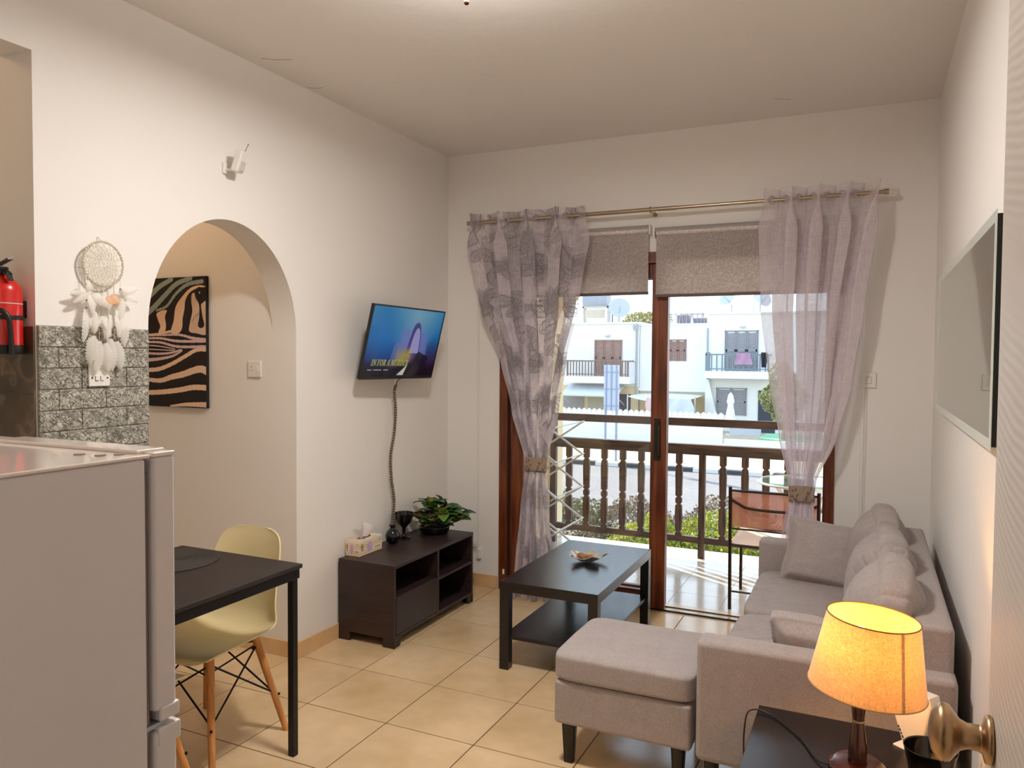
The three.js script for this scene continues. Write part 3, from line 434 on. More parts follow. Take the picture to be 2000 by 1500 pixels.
{
  const scr = canvasTex(1024, 600, (c, w, h) => {
    let g = c.createLinearGradient(0, 0, 0, h); g.addColorStop(0, '#2f86b8'); g.addColorStop(0.45, '#1d6fb0'); g.addColorStop(0.75, '#173a78'); g.addColorStop(1, '#140f22'); c.fillStyle = g; c.fillRect(0, 0, w, h);
    const glow = (x, y, r, col, sx = 1) => { c.save(); c.translate(x, y); c.scale(sx, 1); const q = c.createRadialGradient(0, 0, 0, 0, 0, r); q.addColorStop(0, col); q.addColorStop(1, col.replace(/[\d.]+\)$/, '0)')); c.fillStyle = q; c.fillRect(-r, -r, 2 * r, 2 * r); c.restore(); };
    glow(w * 0.62, h * 0.1, 330, 'rgba(150,185,200,0.75)', 1.3); glow(w * 0.2, h * 0.4, 300, 'rgba(20,120,200,0.7)'); glow(w * 0.95, h * 0.8, 260, 'rgba(90,20,40,0.55)'); glow(w * 0.6, h * 0.5, 230, 'rgba(150,150,215,0.75)', 1.2);
    const drape = (x, y, s, col) => { c.fillStyle = col; c.beginPath(); c.moveTo(x, y); c.bezierCurveTo(x + 70 * s, y, x + 82 * s, y + 130 * s, x + 105 * s, y + 380 * s); c.lineTo(x - 125 * s, y + 380 * s); c.bezierCurveTo(x - 88 * s, y + 130 * s, x - 70 * s, y, x, y); c.fill(); };
    drape(w * 0.5, h * 0.29, 0.75, 'rgba(120,125,190,0.7)'); drape(w * 0.76, h * 0.33, 0.8, 'rgba(110,120,190,0.7)'); drape(w * 0.64, h * 0.19, 0.95, 'rgba(74,66,128,0.95)'); drape(w * 0.655, h * 0.27, 0.6, 'rgba(178,172,222,0.85)'); drape(w * 0.4, h * 0.5, 0.6, 'rgba(140,130,180,0.55)');
    c.fillStyle = '#1a1430'; c.beginPath(); c.moveTo(w * 0.72, h * 0.62); c.lineTo(w * 0.88, h * 0.7); c.lineTo(w * 0.86, h); c.lineTo(w * 0.55, h); c.fill();
    glow(w * 0.5, h * 0.72, 110, 'rgba(190,165,60,0.85)', 1.2); glow(w * 0.58, h * 0.68, 80, 'rgba(205,180,70,0.8)'); glow(w * 0.66, h * 0.76, 50, 'rgba(120,40,60,0.7)');
    g = c.createLinearGradient(0, h * 0.75, 0, h); g.addColorStop(0, 'rgba(16,12,26,0)'); g.addColorStop(0.6, 'rgba(16,12,26,0.85)'); c.fillStyle = g; c.fillRect(0, h * 0.75, w, h * 0.25);
    c.fillStyle = '#d9d2c0'; c.beginPath(); c.moveTo(w * 0.6, h * 0.82); c.lineTo(w * 0.56, h * 0.98); c.lineTo(w * 0.47, h * 0.98); c.fill();
    c.fillStyle = '#c9c152'; c.font = 'italic bold 74px serif'; c.save(); c.scale(0.74, 1); c.fillText('IN FOR A MURDER', w * 0.1 / 0.74, h * 0.84); c.restore();
    c.fillStyle = 'rgba(205,205,215,0.85)'; for (const [x, l] of [[0.07, 56], [0.15, 104], [0.28, 64]]) c.fillRect(w * x, h * 0.895, l, 8);
  });
  const o = thing('television', 'flat television tilted down on the wall above the low cabinet', 'television', [0.1753, 1.669, 0.822]);
  o.rotation.set(0, 0, 0);
  const q = new THREE.Group(); // pose of the panel: faces the room, leans forward
  const E = new THREE.Euler(0.244, 1.528, -0.008, 'YXZ'), put = (m) => { m.setRotationFromEuler(E); return m; };
  const w = 0.729, h = 0.434;
  put(part(o, 'casing', [box(w, h, 0.018, 0, 0, -0.0095, 0.004), box(w * 0.8, h * 0.62, 0.035, 0, -0.05, -0.034, 0.012)], std('#121113', 0.35)));
  put(part(o, 'bezel', [box(w, 0.008, 0.004, 0, h / 2 - 0.004, 0.001), box(w, 0.014, 0.004, 0, -h / 2 + 0.007, 0.001), box(0.008, h - 0.022, 0.004, -w / 2 + 0.004, 0.003, 0.001), box(0.008, h - 0.022, 0.004, w / 2 - 0.004, 0.003, 0.001)], std('#1a181a', 0.25)));
  put(part(o, 'screen', new THREE.PlaneGeometry(w - 0.014, h - 0.02).translate(0, 0.003, 0.0006), phys('#050506', 0.12, { emissive: new THREE.Color(1, 1, 1), emissiveMap: scr, emissiveIntensity: 0.62 }), 'lit screen showing a film title page'));
  put(part(o, 'bottom_strip', box(w * 0.985, 0.006, 0.012, 0, -h / 2 - 0.001, -0.006, 0.001), std('#8b8688', 0.35)));
  part(o, 'mount', [slab(-0.1748, -0.166, -0.12, 0.12, -0.06, 0.06, 0.002), bar([-0.168, 0.03, 0], [-0.05, 0.0, 0], 0.03, 0.05), bar([-0.168, -0.05, 0], [-0.07, -0.06, 0], 0.03, 0.05)], darkMetal, 'black wall bracket');
}
{
  // spiral cable sleeve from the television down to the cabinet
  const o = thing('cable_sleeve', 'brown spiral cable sleeve hanging below the television', 'cable', [0.03, 0.46, 0.75]);
  const path = new THREE.CatmullRomCurve3([[0.03, 0.955, -0.005], [0.02, 0.92, -0.005], [0.012, 0.8, -0.03], [0.006, 0.66, -0.025], [0.004, 0.52, 0.01], [0.006, 0.38, 0.006], [0.008, 0.24, -0.02], [0.006, 0.12, -0.012], [0.006, 0.005, 0.012]].map((p) => V(...p)));
  const helix = []; const fr = path.computeFrenetFrames(900); for (let i = 0; i <= 900; i++) { const p = path.getPointAt(i / 900), a = i * 0.42; helix.push(p.addScaledVector(fr.normals[i], Math.cos(a) * 0.008).addScaledVector(fr.binormals[i], Math.sin(a) * 0.008)); }
  part(o, 'spiral_wrap', new THREE.TubeGeometry(new THREE.CatmullRomCurve3(helix), 1800, 0.0038, 5), std('#9a8672', 0.6)); part(o, 'core', new THREE.TubeGeometry(path, 120, 0.0075, 10), std('#55453a', 0.7));
  part(o, 'wire', tube([[0.03, 0.955, -0.005], [0.05, 0.985, -0.002], [0.09, 1.0, 0.0]], 0.0025, 16, 6), std('#2b2320', 0.5)); part(o, 'wire', tube([[0.028, 0.955, -0.005], [0.035, 0.985, 0.025], [0.07, 1.0, 0.04]], 0.002, 16, 6), whitePlastic);
}

// ---------------------------------------------------------------- on the walls
{
  const o = thing('motion_sensor', 'white alarm sensor on a bracket high on the wall', 'sensor', [0, 2.45, 2.05]);
  part(o, 'bracket', [slab(0.0, 0.012, -0.03, 0.02, -0.02, 0.02, 0.003), rod([0.01, -0.01, 0], [0.05, -0.012, -0.01], 0.008)], whitePlastic);
  const b = part(o, 'body', box(0.036, 0.1, 0.056, 0, 0.03, 0, 0.008), whitePlastic); b.position.set(0.065, -0.005, -0.012); b.rotation.set(0, 0.25, -0.3);
  const l = part(o, 'lens', box(0.006, 0.045, 0.04, 0, 0, 0, 0.004), std('#d6d0ca', 0.3)); l.position.set(0.085, 0.0, -0.02); l.rotation.set(0, 0.25, -0.3);
  part(o, 'antenna', [rod([0.095, 0.055, -0.02], [0.112, 0.1, -0.03], 0.0014), new THREE.SphereGeometry(0.003, 8, 8).translate(0.112, 0.1, -0.03)], std('#6f655c', 0.5));
}
{
  const lace = std('#fbf7ee', 0.95), wood = std('#a98450', 0.6), cord = std('#efe7d4', 0.9), feather = phys('#f9f5ee', 0.95, { transmission: 0.35, thickness: 0, transparent: true, opacity: 0.86, side: THREE.DoubleSide }), peach = std('#e2b48f', 0.9, { side: THREE.DoubleSide });
  const o = thing('dreamcatcher', 'white lace dreamcatcher with long feathers on the wall', 'dreamcatcher', [0.02, 1.937, 2.695]);
  const R = 0.084, C = (a, r, x = 0.012) => [x, Math.sin(a) * r, Math.cos(a) * r];
  const ring = []; for (let i = 0; i < 220; i++) { const a = i / 220 * Math.PI * 2, k = Math.sin(a * 46) * 0.0016; ring.push(C(a, R + k, 0.012 + Math.cos(a * 46) * 0.0016)); }
  part(o, 'hoop', [tube(ring, 0.0036, 440, 6, true)], std('#cfc4ae', 0.9));
  const web = []; for (let k = 1; k <= 7; k++) { const pts = []; for (let i = 0; i < 96; i++) { const a = i / 96 * Math.PI * 2; pts.push(C(a, R * (k / 7.6) + 0.004 * Math.sin(a * (8 + k * 2)), 0.012)); } web.push(tube(pts, 0.0013, 120, 4, true)); }
  for (let k = 0; k < 16; k++) { const a = k / 16 * Math.PI * 2; web.push(rod(C(a, 0.006), C(a, R), 0.001, 0.001, 4)); }
  part(o, 'lace_web', web, lace);
  part(o, 'lace_disc', new THREE.CircleGeometry(R * 0.9, 40).rotateY(Math.PI / 2).translate(0.0105, 0, 0), phys('#f3ecdf', 1, { transparent: true, opacity: 0.6, side: THREE.DoubleSide }));
  const fe = (len, wid) => sheet((s, t) => { const a = (s - 0.5) * 2, w = wid * Math.pow(Math.sin(Math.PI * clamp(0.08 + t * 0.9)), 0.6) * (1 + 0.22 * Math.abs(a) * Math.sin(t * 61 + a * 3 + wid * 900)); return [0.006 * (1 - a * a) + 0.008 * Math.sin(t * 3), -len * t, a * w]; }, 8, 26);
  const F = [fe(0.125, 0.022), fe(0.11, 0.025), fe(0.085, 0.016), fe(0.045, 0.02)];
  srand(21);
  const strands = [[-0.072, -0.05, 0.14], [-0.045, -0.075, 0.22], [-0.02, -0.085, 0.2], [0.0, -0.088, 0.215], [0.02, -0.085, 0.21], [0.045, -0.075, 0.2], [0.072, -0.045, 0.13]];
  strands.forEach(([z, y, len], k) => {
    part(o, 'cord', rod([0.012, y, z], [0.012, y - len, z], 0.0014, 0.0014, 6), cord);
    for (const f of [0.3, 0.75, 0.98]) part(o, 'bead', new THREE.SphereGeometry(0.0045, 10, 8).translate(0.013, y - len * f, z), wood);
    const m = part(o, 'feather', F[k % 2], feather); m.position.set(0.014, y - len, z * 1.05); m.rotation.set(rnd(-0.16, 0.16) - z * 1.2, rnd(-0.4, 0.4), 0);
    const m2 = part(o, 'feather', F[2], feather); m2.position.set(0.02, y - len * 0.55, z); m2.rotation.set(rnd(-0.5, 0.5), rnd(-0.5, 0.5), 0.15);
    const m3 = part(o, 'feather', F[3], k === 1 || k === 2 ? peach : feather); m3.position.set(0.022, y - len * 0.2, z); m3.rotation.set(rnd(-0.9, 0.9), rnd(-0.5, 0.5), 0.2);
  });
  for (const [a, l] of [[1.25, 0.1], [-1.4, 0.12], [1.9, 0.09], [-1.0, 0.1]]) { const m = part(o, 'feather', F[2], feather); m.position.set(0.02, -0.11, a > 0 ? -0.06 : 0.06); m.rotation.set(a, 0.3, 0); }
  part(o, 'hanger', rod([0.01, R, 0], [-0.018, R + 0.02, 0], 0.002), cord);
}
const plate = (name, label, cat, w, h, at, turn, extra) => { const o = thing(name, label, cat, at, turn); part(o, 'cover_plate', box(w, h, 0.009, 0, 0, 0.0045, 0.003), whitePlastic); extra(o); return o; };
const ink = std('#2a2522', 0.6);
plate('wall_socket', 'white double wall socket on the grey brick panel', 'socket', 0.088, 0.088, [0.0125, 1.513, 2.707], Math.PI / 2, (o) => { for (const s of [-1, 1]) { part(o, 'screw', new THREE.CylinderGeometry(0.0035, 0.0035, 0.002, 12).rotateX(Math.PI / 2).translate(s * 0.032, -0.012, 0.0092), ink); part(o, 'switch', box(0.014, 0.02, 0.004, s * 0.011, -0.012, 0.009, 0.002), whitePlastic); part(o, 'switch_shadow_gap', [box(0.0018, 0.018, 0.001, s * 0.011 - 0.008, -0.014, 0.0092), box(0.012, 0.0018, 0.001, s * 0.011 - 0.002, -0.024, 0.0092)], ink); } });
plate('wall_socket', 'plain wall socket beside the zebra picture in the hall', 'socket', 0.09, 0.086, [-0.277, 1.518, AZ0 + 0.0005], 0, (o) => { part(o, 'switch', box(0.02, 0.03, 0.004, 0.02, 0, 0.009, 0.002), whitePlastic); part(o, 'pin_hole', [box(0.003, 0.008, 0.001, -0.02, 0.012, 0.0092), box(0.006, 0.003, 0.001, -0.027, -0.008, 0.0092), box(0.006, 0.003, 0.001, -0.013, -0.008, 0.0092)], ink); });
plate('light_switch', 'white light switch on the wall beside the plain curtain', 'switch', 0.075, 0.085, [2.69, 1.477, 0.0005], 0, (o) => { part(o, 'rocker', box(0.024, 0.034, 0.004, 0, 0, 0.0095, 0.0015).rotateX(0.06), whitePlastic); part(o, 'rocker_gap', [box(0.028, 0.0015, 0.0006, 0, 0.019, 0.0091), box(0.028, 0.0015, 0.0006, 0, -0.019, 0.0091), box(0.0015, 0.038, 0.0006, 0.014, 0, 0.0091), box(0.0015, 0.038, 0.0006, -0.014, 0, 0.0091)], std('#8f867c', 0.7)); });
{
  const zt = canvasTex(648, 1024, (c, w, h) => {
    const X = (x) => (x - 52) / 645 * w, Y = (y) => (y - 40) / 1390 * h;
    c.fillStyle = '#17100f'; c.fillRect(0, 0, w, h);
    const curve = (pts, w0, w1, col) => { const n = 70, out = new THREE.CatmullRomCurve3(pts.map(([x, y]) => V(X(x), Y(y), 0))).getPoints(n); c.strokeStyle = col; c.lineCap = 'round'; for (let i = 0; i < n; i++) { c.lineWidth = lerp(w0, w1, i / n) + 2 * Math.sin(i * 1.1); c.beginPath(); c.moveTo(out[i].x, out[i].y); c.lineTo(out[i + 1].x, out[i + 1].y); c.stroke(); } };
    const blob = (pts, col) => { const out = new THREE.CatmullRomCurve3(pts.map(([x, y]) => V(X(x), Y(y), 0)), true).getPoints(120); c.fillStyle = col; c.beginPath(); out.forEach((p, i) => (i ? c.lineTo(p.x, p.y) : c.moveTo(p.x, p.y))); c.fill(); };
    const G = '#93a19b', P = '#ecc9ab', L = '#d9bfc0', K = '#17100f';
    curve([[0, 260], [90, 215], [200, 125], [330, 55]], 52, 36, G); curve([[20, 440], [130, 350], [260, 220], [380, 110], [540, 52]], 50, 36, G); curve([[160, 385], [270, 345], [380, 210], [500, 120], [660, 92]], 18, 34, G);
    blob([[320, 630], [350, 500], [375, 350], [450, 240], [540, 155], [640, 132], [700, 150], [600, 165], [520, 215], [480, 290], [470, 380], [450, 480], [440, 590], [400, 640]], P);
    blob([[160, 420], [275, 388], [255, 450], [265, 560], [250, 615], [180, 622], [200, 560], [175, 490]], P);
    blob([[555, 215], [600, 225], [640, 330], [700, 300], [700, 480], [700, 650], [600, 640], [520, 615], [530, 520], [555, 400], [545, 300]], '#d9bda6');
    curve([[545, 520], [590, 460], [620, 430]], 10, 16, '#b89a86');
    blob([[585, 190], [630, 150], [690, 190], [680, 270], [650, 330], [665, 470], [680, 560], [645, 585], [615, 560], [628, 470], [625, 330], [590, 260]], K); c.fillStyle = '#c3cfda'; c.beginPath(); c.arc(X(633), Y(210), 8, 0, 7); c.fill();
    curve([[20, 648], [180, 640], [320, 615]], 8, 22, P); curve([[20, 662], [230, 655], [420, 655], [560, 690], [720, 712]], 10, 26, L); curve([[20, 692], [200, 690], [380, 720], [720, 722]], 14, 24, L); curve([[20, 728], [200, 735], [380, 778], [720, 780]], 16, 22, L); curve([[20, 765], [180, 775], [360, 806]], 10, 8, L); curve([[20, 806], [200, 815], [360, 822]], 8, 8, L); curve([[20, 852], [200, 858], [330, 845], [430, 815]], 18, 16, L);
    curve([[20, 930], [180, 915], [340, 880], [440, 825]], 30, 12, L); curve([[20, 1040], [180, 1025], [330, 965], [480, 880], [600, 815], [720, 812]], 34, 30, P); curve([[20, 1140], [200, 1150], [320, 1110], [440, 1080], [640, 1018], [720, 1048]], 30, 62, P); curve([[20, 1290], [220, 1275], [420, 1245], [560, 1215], [720, 1215]], 38, 44, P); curve([[310, 1425], [480, 1402], [720, 1395]], 14, 44, P);
  });
  const o = thing('zebra_picture', 'canvas print of zebra stripes on the hall wall', 'picture', [-0.84, 1.661, AZ0 + 0.001]);
  part(o, 'stretcher', box(0.46, 0.728, 0.02, 0, 0, 0.0105, 0.002), std('#1c1412', 0.8));
  part(o, 'print', new THREE.PlaneGeometry(0.456, 0.724).translate(0, 0, 0.0213), std('#ffffff', 0.8, { map: zt }));
}
{
  const o = thing('fire_extinguisher', 'red fire extinguisher with black handle on the kitchen wall', 'fire extinguisher', [-0.062, 1.59, KZ + 0.075]);
  const red = phys('#d01a12', 0.28, { clearcoat: 0.6 });
  part(o, 'cylinder', lathe([[0, 0.012], [0.058, 0.012], [0.06, 0.02], [0.06, 0.215], [0.055, 0.24], [0.04, 0.258], [0.018, 0.268], [0.016, 0.28], [0, 0.28]], 40), red);
  part(o, 'base_ring', lathe([[0.05, 0], [0.0625, 0], [0.0625, 0.03], [0.0602, 0.032]], 40), blackPlastic);
  part(o, 'valve', [cyl(0.014, 0.014, 0.03, 0, 0.275, 0), box(0.03, 0.03, 0.03, 0, 0.29, 0, 0.004)], blackPlastic);
  part(o, 'lever', [bar([-0.02, 0.312, 0], [0.065, 0.33, 0.01], 0.006, 0.02), bar([0.0, 0.3, 0], [0.055, 0.275, 0.01], 0.006, 0.02), bar([0.05, 0.28, 0.01], [0.064, 0.255, 0.01], 0.005, 0.018)], blackPlastic);
  part(o, 'bracket_strap', [lathe([[0.0605, 0.12], [0.0625, 0.12], [0.0625, 0.135], [0.0605, 0.135]], 40)], blackPlastic);
  part(o, 'hose', tube([[0.02, 0.295, 0.0], [-0.05, 0.29, 0.03], [-0.065, 0.2, 0.05], [0.0, 0.14, 0.075], [0.06, 0.15, 0.045], [0.075, 0.13, 0.03], [0.075, 0.05, 0.02], [0.074, 0.0, 0.018]], 0.009, 60, 10), blackPlastic);
  part(o, 'label_band', lathe([[0.0604, 0.175], [0.0606, 0.175], [0.0606, 0.178], [0.0604, 0.178]], 40), std('#d8c9c0', 0.5), 'thin pale printed band');
  part(o, 'wall_hook', box(0.03, 0.06, 0.02, 0, 0.16, -0.066, 0.002), blackPlastic);
}
{
  const o = thing('wall_mirror', 'rectangular mirror with frosted border on the wall above the sofa', 'mirror', [2.985, 1.668, 1.51]);
  const zl = 0.885, yh = 0.31;
  part(o, 'backing', slab(-0.004, 0.02, -yh + 0.01, yh - 0.01, -zl + 0.01, zl - 0.01), std('#161a17', 0.7));
  part(o, 'glass', slab(-0.0055, -0.004, -yh + 0.03, yh - 0.03, -zl + 0.03, zl - 0.03), std('#b9beb4', 0.03, { metalness: 1 }));
  const fr = phys('#dfe8e2', 0.35, { clearcoat: 0.6 });
  part(o, 'border', [slab(-0.006, -0.004, yh - 0.03, yh, -zl, zl), slab(-0.006, -0.004, -yh, -yh + 0.03, -zl, zl), slab(-0.006, -0.004, -yh + 0.03, yh - 0.03, -zl, -zl + 0.03), slab(-0.006, -0.004, -yh + 0.03, yh - 0.03, zl - 0.03, zl)], fr, 'pale frosted border');
}
{
  // entrance door leaf, swung open along the right wall
  const o = new THREE.Group(); o.name = 'door_2'; o.position.set(2.85, 0, 4.32); o.userData = { kind: 'structure', label: 'open white wood-grain entrance door with round metal knob', category: 'door' }; scene.add(o);
  const relief = tex(1024, 512, (u, v) => { const y = v + 0.05 * Math.sin(u * 6.28) + 0.06 * fbm(u, v, 3, 2, 3, 171); return 128 + 110 * Math.sin(y * 6.28 * 34 + 5 * fbm(u, v, 4, 3, 3, 173)) * (0.55 + 0.45 * fbm(u, v, 8, 3, 2, 175)); }, { srgb: false, size: 0.8, sizeY: 0.5 });
  part(o, 'leaf', slab(0, 0.04, 0.008, 2.1, -0.825, 0, 0.002), metres(std('#d9cfc6', 0.45, { bumpMap: relief, bumpScale: 0.0007 })));
  const knobM = std('#b99a76', 0.34, { metalness: 1 });
  const k = part(o, 'knob', lathe([[0, 0.0], [0.031, 0.0], [0.033, 0.004], [0.031, 0.012], [0.02, 0.016], [0.0175, 0.022], [0.017, 0.038], [0.021, 0.05], [0.031, 0.06], [0.037, 0.066], [0.0385, 0.07], [0.0378, 0.0715], [0.0395, 0.074], [0.0385, 0.0765], [0.0395, 0.08], [0.036, 0.087], [0.026, 0.095], [0.012, 0.099], [0, 0.1]], 56).scale(0.95, 0.74, 0.95).rotateZ(Math.PI / 2), knobM, 'brushed metal round knob');
  k.position.set(0, 1.097, -0.783);
  for (const y of [0.25, 1.05, 1.85]) part(o, 'hinge', new THREE.CylinderGeometry(0.008, 0.008, 0.1, 12).translate(0.02, y, 0.008), steel);
}

// ---------------------------------------------------------------- fridge and dining corner
{
  const x0 = 1.09, x1 = 1.64, zf = 3.77, zb = 4.34, h = 1.43, o = thing('fridge', 'white two-door fridge with its side towards the room', 'fridge', [(x0 + x1) / 2, 0, (zf + zb) / 2]);
  const B = (a, b, c, d, e, f, r = 0.004) => slab(a - (x0 + x1) / 2, b - (x0 + x1) / 2, c, d, e - (zf + zb) / 2, f - (zf + zb) / 2, r);
  const white = phys('#dcd8da', 0.34, { clearcoat: 0.3 }), top = phys('#eee2d8', 0.18, { clearcoat: 0.6 }), gasket = std('#8e8580', 0.7);
  part(o, 'body', B(x0, x1, 0.03, h - 0.006, zf + 0.058, zb, 0.006), white);
  part(o, 'top_panel', B(x0 - 0.001, x1 + 0.001, h - 0.006, h, zf + 0.05, zb, 0.0025), top, 'glossy pale top');
  part(o, 'gasket', B(x0 + 0.012, x1 - 0.012, 0.06, h - 0.03, zf + 0.044, zf + 0.06), gasket);
  part(o, 'upper_door', [B(x0, x1, 1.0, h - 0.005, zf, zf + 0.046, 0.008)], white); part(o, 'lower_door', [B(x0, x1, 0.05, 0.968, zf, zf + 0.046, 0.008)], white);
  part(o, 'door_grip', [B(x0, x1 + 0.002, 0.982, 1.006, zf - 0.004, zf + 0.036, 0.004), B(x0, x1 + 0.002, 0.94, 0.972, zf - 0.006, zf + 0.04, 0.004)], white);
  part(o, 'hinge_bracket', [B(x1 - 0.07, x1 - 0.005, 0.972, 0.98, zf + 0.02, zf + 0.06, 0.001)], std('#aeb9c4', 0.3, { metalness: 0.6 }));
  part(o, 'hinge_cover', B(x0 + 0.16, x1 - 0.02, h - 0.001, h + 0.006, zf + 0.004, zf + 0.06, 0.003), top); part(o, 'door_cap', B(x0, x1, h - 0.006, h + 0.002, zf, zf + 0.046, 0.003), top);
  for (const [x, z] of [[1.545, 3.875], [1.585, 3.868], [1.6, 3.845]]) part(o, 'screw_plug', new THREE.CylinderGeometry(0.0085, 0.0085, 0.002, 20).translate(x - (x0 + x1) / 2, h + 0.0008, z - (zf + zb) / 2), std('#a18f86', 0.6));
  part(o, 'foot', [B(x0 + 0.03, x0 + 0.07, 0, 0.032, zf + 0.08, zf + 0.12), B(x1 - 0.07, x1 - 0.03, 0, 0.032, zf + 0.08, zf + 0.12), B(x0 + 0.03, x0 + 0.07, 0, 0.032, zb - 0.08, zb - 0.04), B(x1 - 0.07, x1 - 0.03, 0, 0.032, zb - 0.08, zb - 0.04)], blackPlastic);
}
{
  const x0 = 0.006, x1 = 0.668, z0 = 2.312, z1 = 3.06, h = 0.765, o = thing('dining_table', 'small black dining table with thin square legs', 'table', [(x0 + x1) / 2, 0, (z0 + z1) / 2]);
  const B = (a, b, c, d, e, f, r = 0.002) => slab(a - (x0 + x1) / 2, b - (x0 + x1) / 2, c, d, e - (z0 + z1) / 2, f - (z0 + z1) / 2, r);
  const blk = metres(std('#ffffff', 0.55, { map: tex(256, 256, streak(38, 30, 29, 9, 181, 60), { size: 0.6 }) }));
  part(o, 'tabletop', B(x0, x1, h - 0.016, h, z0, z1), blk);
  const met = std('#16151a', 0.35, { metalness: 0.3 });
  part(o, 'apron', [B(x0 + 0.012, x1 - 0.008, h - 0.056, h - 0.016, z0 + 0.008, z0 + 0.022), B(x0 + 0.012, x1 - 0.008, h - 0.056, h - 0.016, z1 - 0.022, z1 - 0.008), B(x1 - 0.022, x1 - 0.006, h - 0.056, h - 0.016, z0 + 0.02, z1 - 0.02), B(x0 + 0.012, x0 + 0.026, h - 0.056, h - 0.016, z0 + 0.02, z1 - 0.02)], met);
  for (const [x, z] of [[x0 + 0.014, z0 + 0.3], [x0 + 0.014, z1 - 0.05], [x1 - 0.036, z0 + 0.02], [x1 - 0.036, z1 - 0.05]]) part(o, 'leg', B(x, x + 0.028, 0, h - 0.016, z, z + 0.028), met);
  const rings = []; for (let k = 0; k < 26; k++) rings.push(new THREE.TorusGeometry(0.006 + k * 0.0072, 0.0036, 6, 60).rotateX(Math.PI / 2).scale(1, 0.6, 1).translate(0, 0.0022, 0));
  one('placemat', 'round woven charcoal placemat on the black dining table', 'placemat', rings, std('#3d3833', 0.85), [0.165, h, 2.52]);
}
{
  const shellM = phys('#eedca8', 0.4, { clearcoat: 0.15 }), beech = metres(std('#ffffff', 0.5, { map: tex(256, 256, streak(205, 140, 78, 40, 191, 30), { size: 0.3 }) })), wire = std('#1a1614', 0.4, { metalness: 0.5 });
  const o = thing('shell_chair', 'cream moulded plastic chair with wooden dowel legs behind the table', 'chair', [0.245, 0, 2.385], 0, 'dining chairs');
  // profile of the shell from the front lip of the seat to the top of the back: [forward z, height y, half width, edge lift, edge forward]
  const prof = [[0.228, 0.405, 0.12, 0.0, -0.004], [0.226, 0.416, 0.165, 0.0, -0.008], [0.215, 0.43, 0.203, 0.004, -0.004], [0.17, 0.436, 0.225, 0.014, 0], [0.06, 0.424, 0.235, 0.034, 0], [-0.06, 0.414, 0.236, 0.05, 0.0], [-0.14, 0.425, 0.232, 0.05, 0.02], [-0.19, 0.47, 0.225, 0.03, 0.055], [-0.212, 0.54, 0.215, 0.012, 0.07], [-0.228, 0.63, 0.2, 0, 0.06], [-0.245, 0.72, 0.186, 0, 0.045], [-0.256, 0.785, 0.168, 0, 0.032], [-0.262, 0.814, 0.142, 0, 0.022], [-0.265, 0.828, 0.105, 0, 0.012], [-0.266, 0.833, 0.06, 0, 0.004]];
  const at = (t, k) => { const f = t * (prof.length - 1), i = Math.min(prof.length - 2, Math.floor(f)), q = f - i, P = (j) => prof[clamp(j, 0, prof.length - 1)][k], a = P(i - 1), b = P(i), c = P(i + 1), d = P(i + 2); return b + 0.5 * q * (c - a + q * (2 * a - 5 * b + 4 * c - d + q * (3 * (b - c) + d - a))); };
  part(o, 'shell', sheet((s, t) => { const a = (s - 0.5) * 2, e = Math.pow(Math.abs(a), 2.4); return [a * at(t, 2), at(t, 1) + e * at(t, 3), at(t, 0) + e * at(t, 4)]; }, 36, 60, 0.006), shellM, 'cream plastic seat shell');
  const tops = [[0.135, 0.13], [-0.135, 0.13], [0.135, -0.11], [-0.135, -0.11]], feet = [[0.232, 0.215], [-0.232, 0.215], [0.232, -0.19], [-0.232, -0.19]];
  const leg = (k, t) => [lerp(tops[k][0], feet[k][0], t), lerp(0.415, 0, t), lerp(tops[k][1], feet[k][1], t)];
  for (let k = 0; k < 4; k++) { part(o, 'leg', rod(leg(k, 1), leg(k, 0.0), 0.0125, 0.0165, 16), beech); part(o, 'bolt', [new THREE.SphereGeometry(0.006, 10, 8).translate(...leg(k, 0.62).map((v, i) => v + (i === 1 ? 0 : Math.sign(v) * 0.013))), rod(leg(k, 0.08), leg(k, 0.13).map((v, i) => v * (i === 1 ? 1 : 0.86)), 0.007)], wire); }
  const wires = []; for (const [a, b] of [[0, 1], [2, 3], [0, 2], [1, 3]]) wires.push(rod(leg(a, 0.08), leg(b, 0.6), 0.004, 0.004, 8), rod(leg(b, 0.08), leg(a, 0.6), 0.004, 0.004, 8));
  part(o, 'wire_brace', wires, wire, 'black crossed wire braces'); part(o, 'mount_frame', [rod(leg(0, 0.05), leg(3, 0.05), 0.006), rod(leg(1, 0.05), leg(2, 0.05), 0.006)], wire);
  copy(o, 'cream moulded plastic chair pushed under the table beside the fridge', [0.285, 0, 2.93], Math.PI);
}
